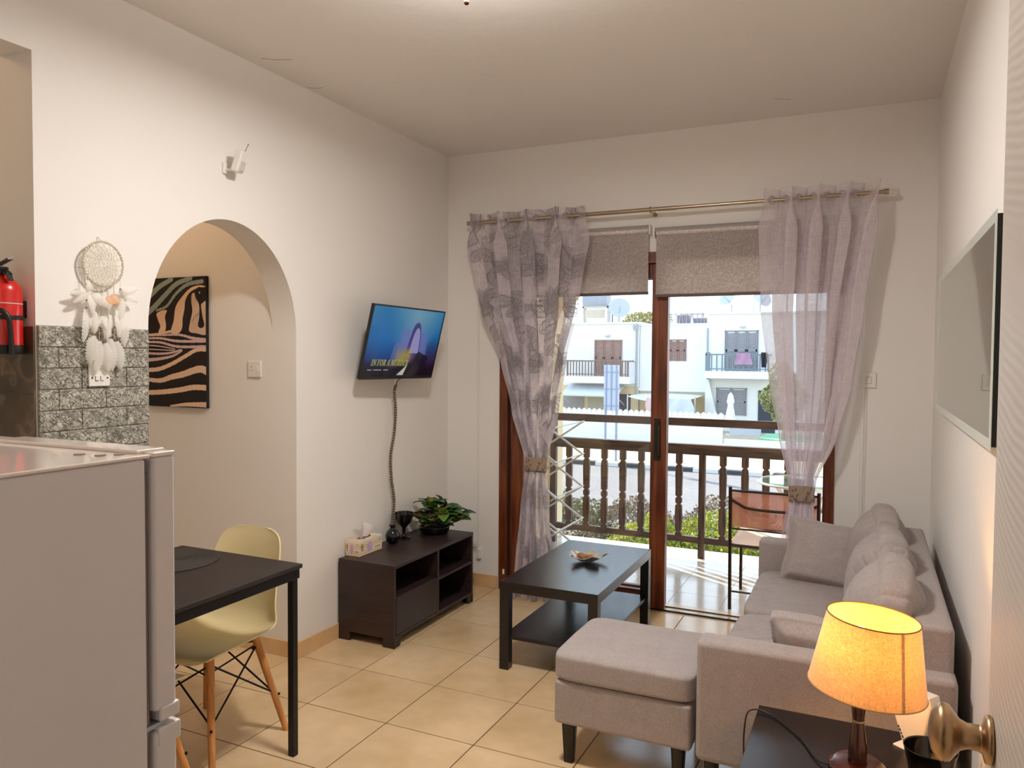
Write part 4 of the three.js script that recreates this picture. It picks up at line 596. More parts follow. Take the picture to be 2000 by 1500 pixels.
// ---------------------------------------------------------------- ceiling light (its finial shows at the top edge of the picture)
{
  const o = thing('ceiling_light', 'small brass ceiling light with square opal glass', 'ceiling light', [1.475, 2.742, 2.455]);
  part(o, 'canopy', lathe([[0, 0.242], [0.065, 0.242], [0.065, 0.232], [0.03, 0.215], [0.012, 0.21], [0, 0.21]]), brass);
  part(o, 'rod', cyl(0.006, 0.006, 0.2, 0, 0.02, 0), brass);
  part(o, 'finial', lathe([[0, 0], [0.006, 0.001], [0.009, 0.006], [0.008, 0.012], [0.005, 0.016], [0.011, 0.021], [0.009, 0.028], [0, 0.03]]), std('#5e3a1c', 0.3, { metalness: 0.9 }));
  const S = 0.25, Y = 0.1;
  for (const q of [-1, 1]) { part(o, 'frame_bar', box(S + 0.02, 0.02, 0.008, 0, Y + 0.01, q * (S / 2 + 0.005), 0.002), brass); part(o, 'frame_bar', box(0.008, 0.02, S, q * (S / 2 + 0.005), Y + 0.01, 0, 0.002), brass); }
  part(o, 'opal_glass', box(S, 0.016, S, 0, Y + 0.01, 0, 0.004), std('#fff3df', 0.5, { emissive: new THREE.Color(1, 0.965, 0.93), emissiveIntensity: 2 }), 'glowing opal glass panel');
  const L = new THREE.RectAreaLight(new THREE.Color(1, 0.955, 0.91), LAMP, S, S); L.position.set(0, Y - 0.001, 0); L.rotation.x = -Math.PI / 2; o.add(L);
  const L2 = new THREE.PointLight(new THREE.Color(1, 0.955, 0.91), 2.0, 0, 2); L2.position.set(0, Y + 0.01, 0); L2.castShadow = true; L2.shadow.radius = 1; o.add(L2);
}

{
  const round = (label, at, power) => {
    const o = thing('ceiling_light', label, 'ceiling light', at);
    part(o, 'canopy', cyl(0.07, 0.07, 0.02, 0, -0.02, 0, 32), brass);
    part(o, 'glass_globe', new THREE.SphereGeometry(0.09, 32, 20).scale(1, 0.8, 1).translate(0, -0.09, 0), std('#fff0d8', 0.5, { emissive: new THREE.Color(1, 0.78, 0.52), emissiveIntensity: 2 }), 'glowing glass globe');
    const L = new THREE.PointLight(new THREE.Color(1, 0.66, 0.38), power, 0, 2); L.position.set(0, -0.09, 0); L.castShadow = true; L.shadow.radius = 4; o.add(L);
  };
  round('round warm hall ceiling light beyond the arch', [-1.0, H, 2.05], 0.5);
  round('round warm kitchen ceiling light beside the fire extinguisher wall', [-0.7, H, 3.7], 0.35);
}

// ---------------------------------------------------------------- balcony
{
  const bt = tex(256, 256, (u, v) => { const s = (fbm(u, v, 4, 4, 4, 201) - 0.5) * 24; return [214 + s, 208 + s, 202 + s]; }, { size: 0.66 });
  const btile = metres(phys('#ffffff', 0.14, { map: bt, specularIntensity: 1 }));
  const fl = struct('floor_balcony', slab(-0.3, 3.8, -0.22, -0.0225, -1.76, -0.2), std('#b9b0a4', 0.9), 'pale tiled balcony floor', 'floor');
  for (let i = 0; i < 11; i++) for (let k = 0; k < 5; k++) { const x0 = 0.2 + i * 0.33, z1 = -0.2 - k * 0.33, z0 = Math.max(-1.76, z1 - 0.33); part(fl, 'tile', slab(x0 + 0.0015, x0 + 0.3285, -0.026, -0.02, z0 + 0.0015, z1 - 0.0015, 0.001), btile); }
  struct('ceiling_balcony', slab(-0.3, 3.8, 2.75, 2.95, -1.95, -0.2), creamWall, 'balcony roof slab', 'ceiling');
  struct('wall_balcony_left', slab(-0.06, 0.18, -0.2, 2.75, -1.78, -0.2), creamWall, 'cream side wall of the balcony', 'wall');
  struct('wall_balcony_right', slab(3.35, 3.55, -0.2, 2.75, -1.78, -0.2), creamWall, 'cream side wall at the sheltered end of the balcony', 'wall');
  const s = new THREE.Shape(); s.moveTo(-0.06, 1.7); s.lineTo(0.18, 1.7); s.lineTo(0.18, 1.8); s.absellipse(1.765, 1.8, 1.585, 0.8, Math.PI, 0, true); s.lineTo(3.35, 1.7); s.lineTo(3.55, 1.7); s.lineTo(3.55, 2.76); s.lineTo(-0.06, 2.76); s.closePath();
  struct('wall_balcony_arch', new THREE.ExtrudeGeometry(s, { depth: 0.18, bevelEnabled: false, curveSegments: 60 }).translate(0, 0, -1.782), creamWall, 'cream arch framing the balcony front', 'wall');
  // railing
  const z = -1.505, o = thing('balcony_railing', 'brown wooden balcony railing with turned balusters', 'railing', [1.6, -0.02, z]);
  const X = (x) => x - 1.6, Y = (y) => y + 0.02;
  part(o, 'top_rail', [slab(X(0.18), X(3.35), Y(0.845), Y(0.9), -0.035, 0.035, 0.006), slab(X(0.18), X(3.35), Y(0.815), Y(0.845), -0.022, 0.022, 0.003)], railWoodH);
  part(o, 'upper_rail', slab(X(0.18), X(3.35), Y(1.045), Y(1.108), -0.02, 0.02, 0.006), railWoodH);
  part(o, 'bottom_rail', slab(X(0.18), X(3.35), Y(0.1), Y(0.15), -0.022, 0.022, 0.004), railWoodH);
  const bal = (() => { const pts = [[0.7, 0.026], [0.61, 0.026], [0.6, 0.014], [0.585, 0.025], [0.52, 0.029], [0.4, 0.026], [0.345, 0.026], [0.335, 0.013], [0.325, 0.024], [0.305, 0.027], [0.285, 0.024], [0.275, 0.013], [0.265, 0.026], [0.15, 0.03], [0.06, 0.025], [0.05, 0.014], [0.04, 0.026], [0, 0.026]];
    const sh = new THREE.Shape(); pts.forEach(([y, r], i) => (i ? sh.lineTo(r, y) : sh.moveTo(r, y))); for (let i = pts.length - 1; i >= 0; i--) sh.lineTo(-pts[i][1], pts[i][0]); sh.closePath(); return metreUV(merge(extrude(sh, 0.034, 0.003).translate(0, Y(0.13), -0.017))); })();
  for (const x of [0.349, 0.509, 0.669, 0.831, 0.99, 1.15, 1.305, 1.655, 1.824, 1.982, 2.14, 2.3, 2.46, 2.62, 2.78, 2.94, 3.1, 3.25]) { const m = part(o, 'baluster', bal, railWood); m.position.set(X(x), 0, 0); }
  for (const x of [0.205, 1.492]) part(o, 'post', slab(X(x) - 0.025, X(x) + 0.025, 0, Y(x < 1 ? 1.06 : 0.85), -0.025, 0.025, 0.003), railWood);
}
{
  // folding laundry rack with crossed white bars, standing against the balcony side wall
  const white = std('#d9d9d6', 0.4, { metalness: 0.2 }), o = thing('drying_rack', 'white folding laundry rack with zigzag arms on the balcony', 'drying rack', [0.42, -0.02, -0.8]);
  const R = (a, b) => bar(a, b, 0.013, 0.013);
  for (const z of [-0.3, 0.28]) {
    for (let k = 0; k < 4; k++) { const y0 = 0.06 + k * 0.26, y1 = y0 + 0.26; part(o, 'arm', R([-0.19, y0, z], [0.2, y1, z]), white); part(o, 'arm', R([0.2, y0, z + 0.016], [-0.19, y1, z + 0.016]), white); }
  }
  for (let k = 0; k <= 4; k++) for (const x of [-0.19, 0.2]) part(o, 'rail', rod([x, 0.06 + k * 0.26, -0.32], [x, 0.06 + k * 0.26, 0.31], 0.005), white);
  for (const x of [-0.19, 0.2]) for (const z of [-0.3, 0.28]) part(o, 'foot', rod([x, 0, z], [x, 0.07, z], 0.008), white);
}
{
  const frame = std('#3b2a22', 0.4, { metalness: 0.5 }), mesh0 = tex(128, 128, (u, v) => { const g = (Math.floor(u * 64) % 2) * (Math.floor(v * 64) % 2); return [226, 166, 138, 255 * (g ? 0.5 : 0.78)]; }, { size: 0.16, alpha: true });
  const sling = metres(phys('#ffffff', 0.8, { map: mesh0, transparent: true, transmission: 0.35, thickness: 0, side: THREE.DoubleSide }));
  const o = thing('garden_chair', 'terracotta mesh sling chair on the balcony beside the glass table', 'chair', [2.17, -0.02, -0.56]);
  const zb = 0.25, zs = -0.22, x = 0.262; // its back is towards the room
  part(o, 'back_panel', sheet((s, t) => [lerp(-x, x, s), lerp(0.535, 0.765, t), zb + 0.03 * t - 0.02 * Math.sin(Math.PI * s)], 16, 8, 0.0015), sling, 'terracotta mesh back');
  part(o, 'seat_panel', sheet((s, t) => [lerp(-x, x, s), 0.43 - 0.02 * Math.sin(Math.PI * s) + 0.02 * t, lerp(zb - 0.01, zs, t)], 16, 10, 0.0015), metres(phys('#ffffff', 0.8, { color: '#e8cfc6', side: THREE.DoubleSide })), 'pale mesh seat');
  for (const s of [-1, 1]) { part(o, 'back_post', rod([s * x, 0, zb - 0.01], [s * x, 0.8, zb + 0.035], 0.011), frame); part(o, 'front_post', rod([s * x, 0, zs], [s * x, 0.46, zs], 0.011), frame); part(o, 'arm', tube([[s * x, 0.7, zb + 0.02], [s * (x + 0.01), 0.66, zb - 0.12], [s * (x + 0.01), 0.64, zs + 0.05], [s * x, 0.46, zs]], 0.01, 30, 8), frame); }
  part(o, 'crossbar', [rod([-x, 0.775, zb + 0.031], [x, 0.775, zb + 0.031], 0.008), rod([-x, 0.53, zb + 0.02], [x, 0.53, zb + 0.02], 0.006), rod([-x, 0.42, zb], [x, 0.42, zb], 0.008), rod([-x, 0.44, zs], [x, 0.44, zs], 0.008), rod([-x, 0.12, zb], [x, 0.12, zb], 0.006)], frame);
  part(o, 'arm_front', tube([[-x, 0.72, zb + 0.03], [-x + 0.06, 0.69, zb + 0.04], [-x + 0.1, 0.672, zb + 0.04], [x - 0.1, 0.672, zb + 0.04], [x - 0.06, 0.69, zb + 0.04], [x, 0.72, zb + 0.03]], 0.009, 60, 8), frame);
  const t = thing('glass_table', 'round glass-topped balcony table with metal legs', 'table', [2.3, -0.02, -1.08]);
  part(t, 'tabletop', cyl(0.32, 0.32, 0.006, 0, 0.734, 0, 64), phys('#d9f0ea', 0.03, { transmission: 0.9, thickness: 0 }), 'clear glass top');
  part(t, 'rim', new THREE.TorusGeometry(0.322, 0.009, 10, 72).rotateX(Math.PI / 2).translate(0, 0.735, 0), std('#d8d3cc', 0.35, { metalness: 0.4 }));
  for (let k = 0; k < 4; k++) { const a = k * Math.PI / 2 + 0.6; part(t, 'leg', tube([[Math.cos(a) * 0.3, 0.73, Math.sin(a) * 0.3], [Math.cos(a) * 0.05, 0.4, Math.sin(a) * 0.05], [Math.cos(a) * 0.28, 0, Math.sin(a) * 0.28]], 0.009, 30, 8), std('#cfc6bd', 0.4, { metalness: 0.4 })); }
  one('ashtray', 'small metal ashtray on the balcony glass table', 'ashtray', lathe([[0, 0], [0.045, 0], [0.06, 0.012], [0.062, 0.024], [0.058, 0.024], [0.05, 0.012], [0, 0.008]], 40), std('#5a4f48', 0.4, { metalness: 0.5 }), [2.25, 0.7205, -0.98]);
}

// ---------------------------------------------------------------- the street
const GY = -2.85;
{
  const roadT = tex(512, 512, (u, v) => { const s = (fbm(u, v, 60, 60, 3, 221) - 0.5) * 30 + (fbm(u, v, 4, 4, 4, 225) - 0.5) * 24; return [124 + s * 0.6, 119 + s * 0.6, 116 + s * 0.6]; }, { size: 6 });
  struct('ground_road', slab(-70, 50, GY - 0.4, GY, -25.2, -2.2), metres(std('#ffffff', 0.9, { map: roadT })), 'pale sunlit asphalt road', 'road');
  const paveT = tex(256, 256, (u, v) => { const s = (fbm(u, v, 30, 30, 3, 231) - 0.5) * 26; return [172 + s, 161 + s, 134 + s]; }, { size: 3 });
  struct('ground_pavement', slab(-70, 50, GY - 0.4, GY + 0.14, -80, -25.55), metres(std('#ffffff', 0.9, { map: paveT })), 'cream pavement across the road', 'pavement');
  const kerb = thing('kerb', 'black and white painted kerb along the road', 'kerb', [-8, GY, -25.37]);
  const ka = std('#c4c2bd', 0.8), kb = std('#3a3b3e', 0.8); for (let k = -14; k < 16; k++) part(kerb, 'kerb_stone', box(0.98, 0.16, 0.34, k, 0.08, 0, 0.02), k & 1 ? ka : kb);
  struct('ground_garden', slab(-40, 30, GY, GY + 0.05, -13.2, -6.6), std('#6f5a3e', 1), 'planting bed below the balcony', 'ground');
}
// leaves as small facets, each its own tint
function foliage(n, rx, ry, rz, size, cols, seed, shellish = 0.6) {
  srand(seed); const pos = [], col = [], C = cols.map((c) => new THREE.Color(c)), q = new THREE.Quaternion(), e = new THREE.Euler(), v = V();
  for (let i = 0; i < n; i++) {
    let x, y, z, r; do { x = rnd(-1, 1); y = rnd(-1, 1); z = rnd(-1, 1); r = Math.hypot(x, y, z); } while (r > 1 || r < 0.05);
    const k = lerp(1, 1 / r, shellish) * (0.8 + 0.3 * sm3(x / r * 2.2 + seed, y / r * 2.2, z / r * 2.2, seed)); x *= k * rx; y *= k * ry; z *= k * rz;
    e.set(rnd(0, 6.3), rnd(0, 6.3), rnd(0, 6.3)); q.setFromEuler(e); const s = size * rnd(0.6, 1.3), c = C[Math.floor(rnd(0, C.length - 0.001))], t = rnd(0.8, 1.15);
    const P = [[-0.5, 0, 0], [0, 0.28, 0.06], [0.5, 0, 0], [0, -0.28, 0.06]].map((p) => v.set(...p).multiplyScalar(s).applyQuaternion(q).toArray().map((a, j) => a + [x, y, z][j]));
    for (const k2 of [0, 1, 2, 0, 2, 3]) { pos.push(...P[k2]); col.push(c.r * t, c.g * t, c.b * t); }
  }
  const g = new THREE.BufferGeometry(); g.setAttribute('position', new THREE.Float32BufferAttribute(pos, 3)); g.setAttribute('color', new THREE.Float32BufferAttribute(col, 3)); g.computeVertexNormals(); return g;
}
const leafM = phys('#ffffff', 0.75, { vertexColors: true, side: THREE.DoubleSide, transmission: 0.25, thickness: 0 });
{
  const yellow = ['#a8a326', '#b3ab38', '#8f9a28', '#7d8c2c'], green = ['#526b24', '#617a2e', '#435c24', '#74852f'], olive = ['#62643a', '#716d44', '#545a36', '#7d6d55'], pink = ['#86705f', '#907a68', '#6d6c44'];
  const spots = [[-3.2, -10.6, 1.35, 'olive green leafy shrub with dry tips behind the laundry rack', olive], [-1.9, -11.4, 1.25, 'dusty pink and olive shrub by the road', pink], [-1.0, -9.7, 1.05, 'bright yellow green shrub next to the low mid-green one', yellow], [0.05, -10.4, 1.2, 'yellow flowering shrub in front of the pale pinkish one', yellow], [-0.1, -12.3, 1.2, 'pale pinkish shrub behind the yellow one', pink], [1.15, -9.6, 1.1, 'sunny yellow shrub behind the garden chair', yellow], [2.3, -10.4, 1.2, 'lime yellow shrub behind the glass table', yellow], [-2.5, -8.6, 0.8, 'low green grassy shrub in front of the olive dry-tipped one', green], [-0.9, -8.0, 0.85, 'low mid-green shrub at the balcony edge', green], [0.55, -8.0, 0.85, 'low fresh-green shrub below the railing post', green], [1.9, -8.1, 0.8, 'low green shrub below the garden chair', green], [-4.6, -11.8, 1.4, 'large olive shrub beside the balcony wall', olive], [3.6, -9.8, 1.3, 'yellow shrub near the sheltered balcony end', yellow]];
  spots.forEach(([x, z, r, label, cols], k) => {
    const h = cols === green ? 0.42 : 0.7, o = thing('shrub', label, 'shrub', [x, GY + 0.05, z], 0, 'shrubs below the balcony');
    part(o, 'foliage', foliage(5200, r, h, r * 0.85, 0.085, cols, 300 + k, 0.55).translate(0, h + 0.02, 0), leafM);
    part(o, 'stem', [0, 1, 2, 3, 4].map((q) => rod([0.1 * Math.cos(q * 1.3), 0, 0.1 * Math.sin(q * 1.3)], [r * 0.5 * Math.cos(q * 1.3), h, r * 0.5 * Math.sin(q * 1.3)], 0.02, 0.01, 6)), std('#5c4630', 0.9));
  });
}
{
  // white garden wall with a wavy picket top
  const wm = metres(std('#d8d7d4', 0.85, { bumpMap: plasterBump, bumpScale: 0.004 }));
  const o = thing('garden_wall', 'long white garden wall with scalloped top across the street', 'wall', [-9.6, GY + 0.14, -33]);
  part(o, 'wall', slab(-14, 5.9, 0, 1.42, -0.1, 0.1), wm);
  const pk = std('#dcdbd8', 0.6); const list = []; for (let x = -13.9; x < 5.9; x += 0.28) list.push(extrude(poly([[0, 0], [0.25, 0], [0.25, 0.17], [0.125, 0.27], [0, 0.17]]), 0.03).translate(x, 1.42, 0)); part(o, 'scalloped_top', list, pk);
  const o2 = thing('terrace_wall', 'low white terrace wall with grey panels in front of the balcony house', 'wall', [-1.2, GY + 0.14, -33]);
  part(o2, 'wall', [slab(-2.4, 2.2, 0, 0.42, -0.12, 0.12), slab(2.2, 2.7, 0, 0.8, -0.2, 0.2), slab(4.0, 8, 0, 0.5, -0.2, 0.2)], wm); part(o2, 'grey_panel', [slab(-2.4, -0.9, 0.5, 1.1, -1.6, -1.5), slab(2.7, 4.0, 0.1, 0.75, -0.6, -0.5)], std('#9aa2b0', 0.7));
  struct('ground_lawn', slab(-2.2, 1.4, GY + 0.14, GY + 0.5, -37.5, -34.2), std('#7fb58c', 0.95), 'raised patch of artificial lawn', 'lawn');
}
{
  const wallA = metres(std('#d6d5d2', 0.9, { bumpMap: plasterBump, bumpScale: 0.01 })), wallB = metres(std('#d6d5d2', 0.9, { bumpMap: plasterBump, bumpScale: 0.01 })), shutB = std('#86645a', 0.7), shutG = std('#817f85', 0.7), railB = std('#6f5c58', 0.6), railG = std('#6c7882', 0.6), pipeM = std('#94979c', 0.6), beige = std('#cbb795', 0.9), dark = std('#3a3c46', 0.8), grey = std('#b9b4ac', 0.9);
  const G0 = GY + 0.14;
  const shutter = (o, name, x0, x1, y0, y1, z, mat, leaves) => { const s = part(o, name, [slab(x0 - 0.05, x0, y0, y1 + 0.05, z, z + 0.08), slab(x1, x1 + 0.05, y0, y1 + 0.05, z, z + 0.08), slab(x0 - 0.05, x1 + 0.05, y1, y1 + 0.06, z, z + 0.08)], mat); const w = (x1 - x0) / leaves; for (let k = 0; k < leaves; k++) { const g = [slab(x0 + k * w + 0.01, x0 + k * w + 0.09, y0, y1, z, z + 0.06), slab(x0 + (k + 1) * w - 0.09, x0 + (k + 1) * w - 0.01, y0, y1, z, z + 0.06), slab(x0 + k * w, x0 + (k + 1) * w, y0 + (y1 - y0) * 0.48, y0 + (y1 - y0) * 0.54, z, z + 0.06)]; for (let y = y0 + 0.05; y < y1 - 0.05; y += 0.1) g.push(box(w - 0.16, 0.075, 0.02, 0, 0, 0).rotateX(-0.6).translate(x0 + (k + 0.5) * w, y, z + 0.03)); part(s, 'shutter_leaf', g, mat); } };
  const balcony = (o, x0, x1, y, zf, z, mat, wallM, step) => { part(o, 'balcony_slab', slab(x0 - 0.1, x1 + 0.15, y - 0.42, y, z, zf), wallM); const g = [slab(x0, x1, y + 0.92, y + 1.0, zf - 0.1, zf - 0.04), slab(x0, x1, y + 0.1, y + 0.16, zf - 0.1, zf - 0.04)]; for (let x = x0; x <= x1; x += step) g.push(slab(x - 0.035, x + 0.035, y, y + 0.95, zf - 0.09, zf - 0.05)); for (const xx of [x0, x1]) g.push(slab(xx - 0.05, xx + 0.05, y, y + 1, zf - 0.12, zf - 0.02), slab(xx - 0.03, xx + 0.03, y + 0.92, y + 1, z, zf)); part(o, 'balcony_rail', g, mat); };
  // house with the brown balcony
  const a = thing('house', 'white flat-roofed house with brown shutters and balcony', 'house', [-13, G0, -42]); const AX = (x) => x + 13, AY = (y) => y - G0;
  part(a, 'wall', slab(AX(-22), AX(-10.42), 0, AY(3.72), -6, 0), wallA); part(a, 'parapet', slab(AX(-22), AX(-10.42), AY(3.72), AY(3.84), -6, 0.08), wallA);
  shutter(a, 'balcony_door', AX(-13.26), AX(-11.55), AY(0.45), AY(2.66), 0, shutB, 3); balcony(a, AX(-14.7), AX(-10.75), AY(0.42), 1.3, 0, railB, wallA, 0.2);
  part(a, 'downpipe', [rod([AX(-10.55), AY(-0.8), 0.08], [AX(-10.55), AY(3.3), 0.08], 0.06), box(0.3, 0.3, 0.2, AX(-10.6), AY(3.5), 0.1)], pipeM); part(a, 'wall_lamp', box(0.28, 0.12, 0.15, AX(-12.45), AY(2.98), 0.08, 0.03), grey);
  part(a, 'ground_floor_wall', slab(AX(-22), AX(-10.42), 0, AY(-0.2), 0, 0.02), beige); part(a, 'doorway', slab(AX(-12.4), AX(-10.9), 0.3, AY(-0.7), 0.0, 0.06), dark, 'dark glazed opening'); part(a, 'doorway', slab(AX(-15.6), AX(-14.0), 0.2, AY(-0.55), 0.0, 0.06), std('#8b8684', 0.8), 'grey ground floor opening'); part(a, 'lattice', slab(AX(-13.7), AX(-12.5), 0, AY(-0.75), 0.02, 0.1), std('#a8a292', 0.9));
  // middle house with a single window
  const b = thing('house', 'plain white house with one small brown shuttered window', 'house', [-8.3, G0, -42.2]); const BX = (x) => x + 8.3;
  part(b, 'wall', slab(BX(-10.4), BX(-6.2), 0, AY(3.62), -6, 0), wallA); part(b, 'parapet', slab(BX(-10.4), BX(-6.2), AY(3.62), AY(3.72), -6, 0.05), wallA); shutter(b, 'window', BX(-8.95), BX(-7.55), AY(1.42), AY(2.68), 0, shutB, 3);
  part(b, 'ground_floor_wall', slab(BX(-10.4), BX(-6.2), 0, AY(-0.55), 0, 0.02), beige); part(b, 'doorway', slab(BX(-9.9), BX(-8.9), 0.4, AY(-1.15), 0.0, 0.08), dark); part(b, 'step_band', slab(BX(-10.4), BX(-6.2), AY(-0.45), AY(-0.3), 0, 0.25), std('#d6d5d2', 0.9));
  const rr = []; for (let k = 0; k < 12; k++) rr.push(rod([BX(-8.9) + k * 0.22, AY(3.72), -0.3], [BX(-8.9) + k * 0.22 + 0.1 * Math.sin(k * 2.1), AY(4.35), -0.3], 0.03, 0.03, 6)); rr.push(rod([BX(-8.9), AY(4.3), -0.3], [BX(-6.5), AY(4.3), -0.3], 0.03)); part(b, 'roof_rail', rr, std('#8e878d', 0.6)); part(b, 'roof_box', [slab(BX(-8.2), BX(-7.5), AY(3.72), AY(4.25), -1.2, -0.4), slab(BX(-7.2), BX(-6.4), AY(3.72), AY(4.05), -1.2, -0.4)], std('#857f88', 0.8));
  // house with the blue-grey balcony
  const c = thing('house', 'white house with grey shutters and blue grey balcony', 'house', [-3, G0, -41.6]); const CX = (x) => x + 3;
  part(c, 'wall', slab(CX(-6.15), CX(5), 0, AY(4.2), -6, 0), wallB); part(c, 'parapet', slab(CX(-6.15), CX(5), AY(4.2), AY(4.3), -6, 0.08), wallB);
  shutter(c, 'balcony_door', CX(-5.05), CX(-3.25), AY(0.9), AY(3.18), 0, shutG, 3); balcony(c, CX(-5.95), CX(-2.5), AY(0.86), 1.2, 0, railG, wallB, 0.3);
  part(c, 'corner_pillar', slab(CX(-5.98), CX(-5.75), AY(0.86), AY(1.95), 1.05, 1.2), railG);
  shutter(c, 'window', CX(-5.5), CX(-3.85), AY(-1.75), AY(-0.2), 0, shutG, 2); part(c, 'wall_lamp', box(0.3, 0.12, 0.12, CX(-4.1), AY(3.45), 0.07, 0.03), grey); part(c, 'buttress', extrude(poly([[0, 0], [0.9, 0], [0.2, AY(0.35)], [0, AY(0.35)]]), 0.35).translate(CX(-6.15), 0, 0), wallB); part(c, 'dark_recess', slab(CX(-3.15), CX(-2.2), 0, AY(-0.25), 0.0, 0.05), dark); part(c, 'downpipe', rod([CX(-6.1), 0.2, 0.08], [CX(-6.1), AY(3.4), 0.08], 0.05), pipeM);
  const fab = (cols, s) => std(cols, 0.9, { side: THREE.DoubleSide });
  const laundry = (label, col, x, y, z, w, h, s) => one('hanging_laundry', label, 'laundry', sheet((u, v) => [(u - 0.5) * w * (1 - 0.15 * Math.sin(v * 4 + s)), -h * v, 0.05 * Math.sin(u * 11 + s + v * 3)], 14, 8, 0.01), fab(col), [x, y, z]);
  laundry('pink and white laundry hanging on the blue grey balcony rail', '#a07d95', -3.85, 1.9, -40.36, 0.9, 0.65, 1); laundry('black garment hanging at the end of the blue grey balcony', '#22242c', -2.72, 1.95, -40.34, 0.3, 0.85, 4); laundry('pale lilac sheet drying on a line under the shade sail', '#b9bfdc', -7.2, -0.75, -39.25, 1.5, 0.9, 2); laundry('dusty pink sheet drying beside the lilac one', '#c8a9ab', -8.6, -0.75, -39.25, 1.1, 0.9, 3);
  // roof things
  const tank = thing('water_tank', 'grey cylindrical rooftop water tank on a pale frame', 'water tank', [-13.9, 3.84, -44]);
  part(tank, 'tank', new THREE.CylinderGeometry(0.5, 0.5, 1.7, 28).rotateZ(Math.PI / 2).translate(0, 1.55, 0), std('#8d929b', 0.5)); part(tank, 'frame', [slab(-0.9, -0.8, 0, 1.15, -0.3, 0.3), slab(0.8, 0.9, 0, 1.15, -0.3, 0.3), slab(-0.9, 0.9, 1.05, 1.15, -0.3, 0.3)], std('#b5b2ac', 0.7)); part(tank, 'cover_panel', slab(-0.7, 0.7, 0.35, 0.95, 0.3, 0.34), std('#b7ab97', 0.7)); part(tank, 'pipe', rod([1.1, 0, 0], [1.1, 1.5, 0], 0.05), std('#6d7380', 0.6));
  const dish = (label, x, y, z, r, turn) => { const o = thing('satellite_dish', label, 'satellite dish', [x, y, z], turn); part(o, 'reflector', lathe([[0, 0], [r * 0.5, 0.06 * r], [r * 0.85, 0.2 * r], [r, 0.3 * r], [r * 0.98, 0.33 * r], [r * 0.5, 0.1 * r], [0, 0.03 * r]], 32).rotateX(1.15).translate(0, 0.9, 0), std('#a9aeb6', 0.6)); part(o, 'mast', rod([0, 0, 0], [0, 0.9, 0], 0.04), pipeM); part(o, 'feed_arm', rod([0, 0.6, 0.1], [0, 1.0, r * 0.9], 0.025), pipeM); };
  dish('pale satellite dish on the roof of the brown-balcony house', -12.1, 3.84, -43.2, 0.7, 0.4); dish('white satellite dish on the roof edge of the blue-balcony house', -4.9, 4.3, -42.6, 0.75, -0.6); dish('white satellite dish tilted beside the rooftop frame', -3.3, 4.3, -42.8, 0.65, 0.9);
  const sr = thing('stair_tower', 'pale rooftop stair tower behind the plain white house', 'roof tower', [-8.0, GY + 0.14, -49.2]); part(sr, 'wall', slab(-1.3, 1.3, 0, 9.3, -1.5, 0), wallB); part(sr, 'ledge', slab(-1.4, 1.4, 7.4, 7.5, -1.5, 0.1), wallB);
  const tf = thing('roof_frame', 'thin grey metal frame on the roof of the blue-balcony house', 'frame', [-2.9, 4.3, -44]); part(tf, 'post', [rod([-0.9, 0, 0], [-0.9, 2.1, 0], 0.03), rod([1.0, 0, 0], [1.0, 2.1, 0], 0.05)], pipeM); part(tf, 'bar', [rod([-0.9, 1.5, 0], [1.0, 1.6, 0], 0.025), rod([-0.9, 2.0, 0], [1.0, 2.05, 0], 0.025)], pipeM);
  // awnings, sail, sun umbrella, street sign
  const aw = thing('awning', 'pale sloping awning below the brown balcony', 'awning', [-13.1, -0.1, -41.98]); part(aw, 'canvas', new THREE.BoxGeometry(3.7, 0.05, 1.9).rotateX(0.34).translate(0, -0.35, 0.95), std('#c8cdd4', 0.8)); part(aw, 'front_bar', rod([-1.85, -0.68, 1.86], [1.85, -0.68, 1.86], 0.05), grey); for (const s of [-1, 1]) part(aw, 'arm', rod([s * 1.8, -1.3, 0], [s * 1.8, -0.68, 1.8], 0.03), std('#e5e5e5', 0.5));
  const sl = thing('shade_sail', 'white curved shade sail in front of the plain house', 'shade sail', [-8.4, -0.75, -40.6]); part(sl, 'sail', sheet((u, v) => [lerp(-2.0, 2.0, u), 0.35 * Math.pow(Math.abs(u * 2 - 1), 2) * (v - 0.2) - 0.25 + 0.4 * (1 - v) - 0.3 * u * 0, lerp(-1.4, 1.0, v)], 24, 10, 0.02), std('#d4d4d2', 0.8)); part(sl, 'post', [rod([-2.0, -1.95, 1.0], [-2.0, 0.15, 1.0], 0.04), rod([2.0, -1.95, 1.0], [2.0, 0.15, 1.0], 0.04)], grey);
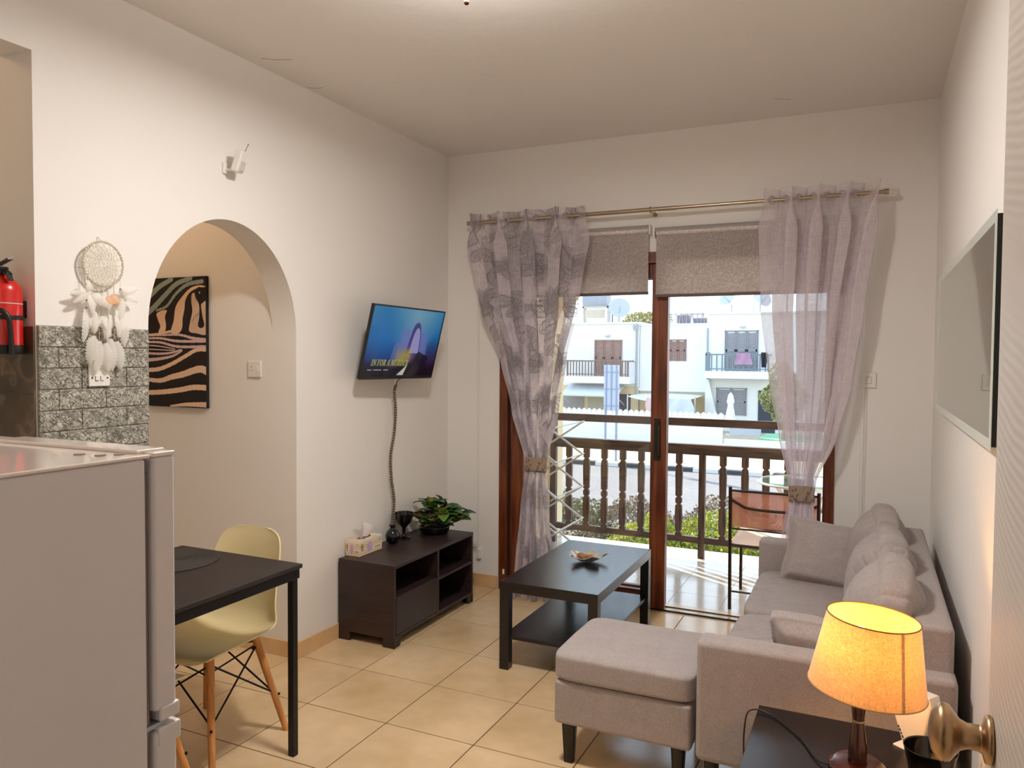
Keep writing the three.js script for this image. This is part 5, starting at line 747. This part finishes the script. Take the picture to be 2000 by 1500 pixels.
  const um = thing('garden_umbrella', 'closed white garden umbrella on the green lawn', 'umbrella', [-3.75, GY + 0.5, -35.6]); part(um, 'canopy', sheet((s, t) => { const q = s * Math.PI * 2, k = 1 + 0.18 * Math.sin(q * 8), r = tab([[0, 0.26], [0.3, 0.2], [0.62, 0.12], [0.7, 0.17], [0.92, 0.11], [1, 0.02]], t) * k; return [Math.cos(q) * r, 0.55 + 1.65 * t, Math.sin(q) * r]; }, 48, 24), std('#dddcd8', 0.9, { side: THREE.DoubleSide })); part(um, 'pole', cyl(0.03, 0.03, 0.7, 0, 0, 0), dark); part(um, 'base', cyl(0.25, 0.22, 0.08, 0, 0, 0), grey);
  const sg = thing('street_sign', 'grey metal street sign on two posts seen from behind', 'sign', [-7.04, GY + 0.14, -25.9]); part(sg, 'panel', slab(-0.33, 0.33, 2.1, 4.0, -0.03, 0.03, 0.01), std('#b6bfd0', 0.5, { metalness: 0.3 })); for (const x of [-0.22, 0.0, 0.22]) part(sg, 'rib', slab(x - 0.025, x + 0.025, 2.1, 4.0, 0.03, 0.08), std('#8793a8', 0.5)); for (const y of [2.3, 3.0, 3.7]) part(sg, 'cross_rib', slab(-0.33, 0.33, y - 0.02, y + 0.02, 0.03, 0.06), std('#8793a8', 0.5)); for (const x of [-0.25, 0.22]) part(sg, 'post', rod([x, 0, 0], [x, 2.2, 0], 0.05), std('#8a93a5', 0.5));
  // trees
  const tree = (label, x, y, z, rx, ry, cols, seed, trunk) => { const o = thing('tree', label, 'tree', [x, y, z]); part(o, 'foliage', foliage(6000, rx, ry, rx * 0.9, 0.16, cols, seed, 0.45).translate(0, trunk + ry * 0.9, 0), leafM); part(o, 'trunk', [rod([0, 0, 0], [0.05, trunk + ry * 0.5, 0], 0.12, 0.06, 10), rod([0.02, trunk, 0], [rx * 0.4, trunk + ry, 0.1], 0.05, 0.02, 8), rod([0.02, trunk, 0], [-rx * 0.4, trunk + ry * 0.9, -0.1], 0.05, 0.02, 8)], std('#6a5138', 0.9)); };
  tree('pale green tree standing before the blue-balcony house', -1.05, GY + 0.14, -34.5, 1.25, 1.75, ['#7f8c58', '#959a66', '#69794a', '#a39f70'], 401, 0.9);
  tree('yellow green treetop showing above the roof of the plain house', -12.2, GY + 0.14, -50, 2.2, 1.3, ['#9a9038', '#7f8333', '#6c7538', '#a5984c'], 402, 5.4);
}
renderer.render(scene, camera);
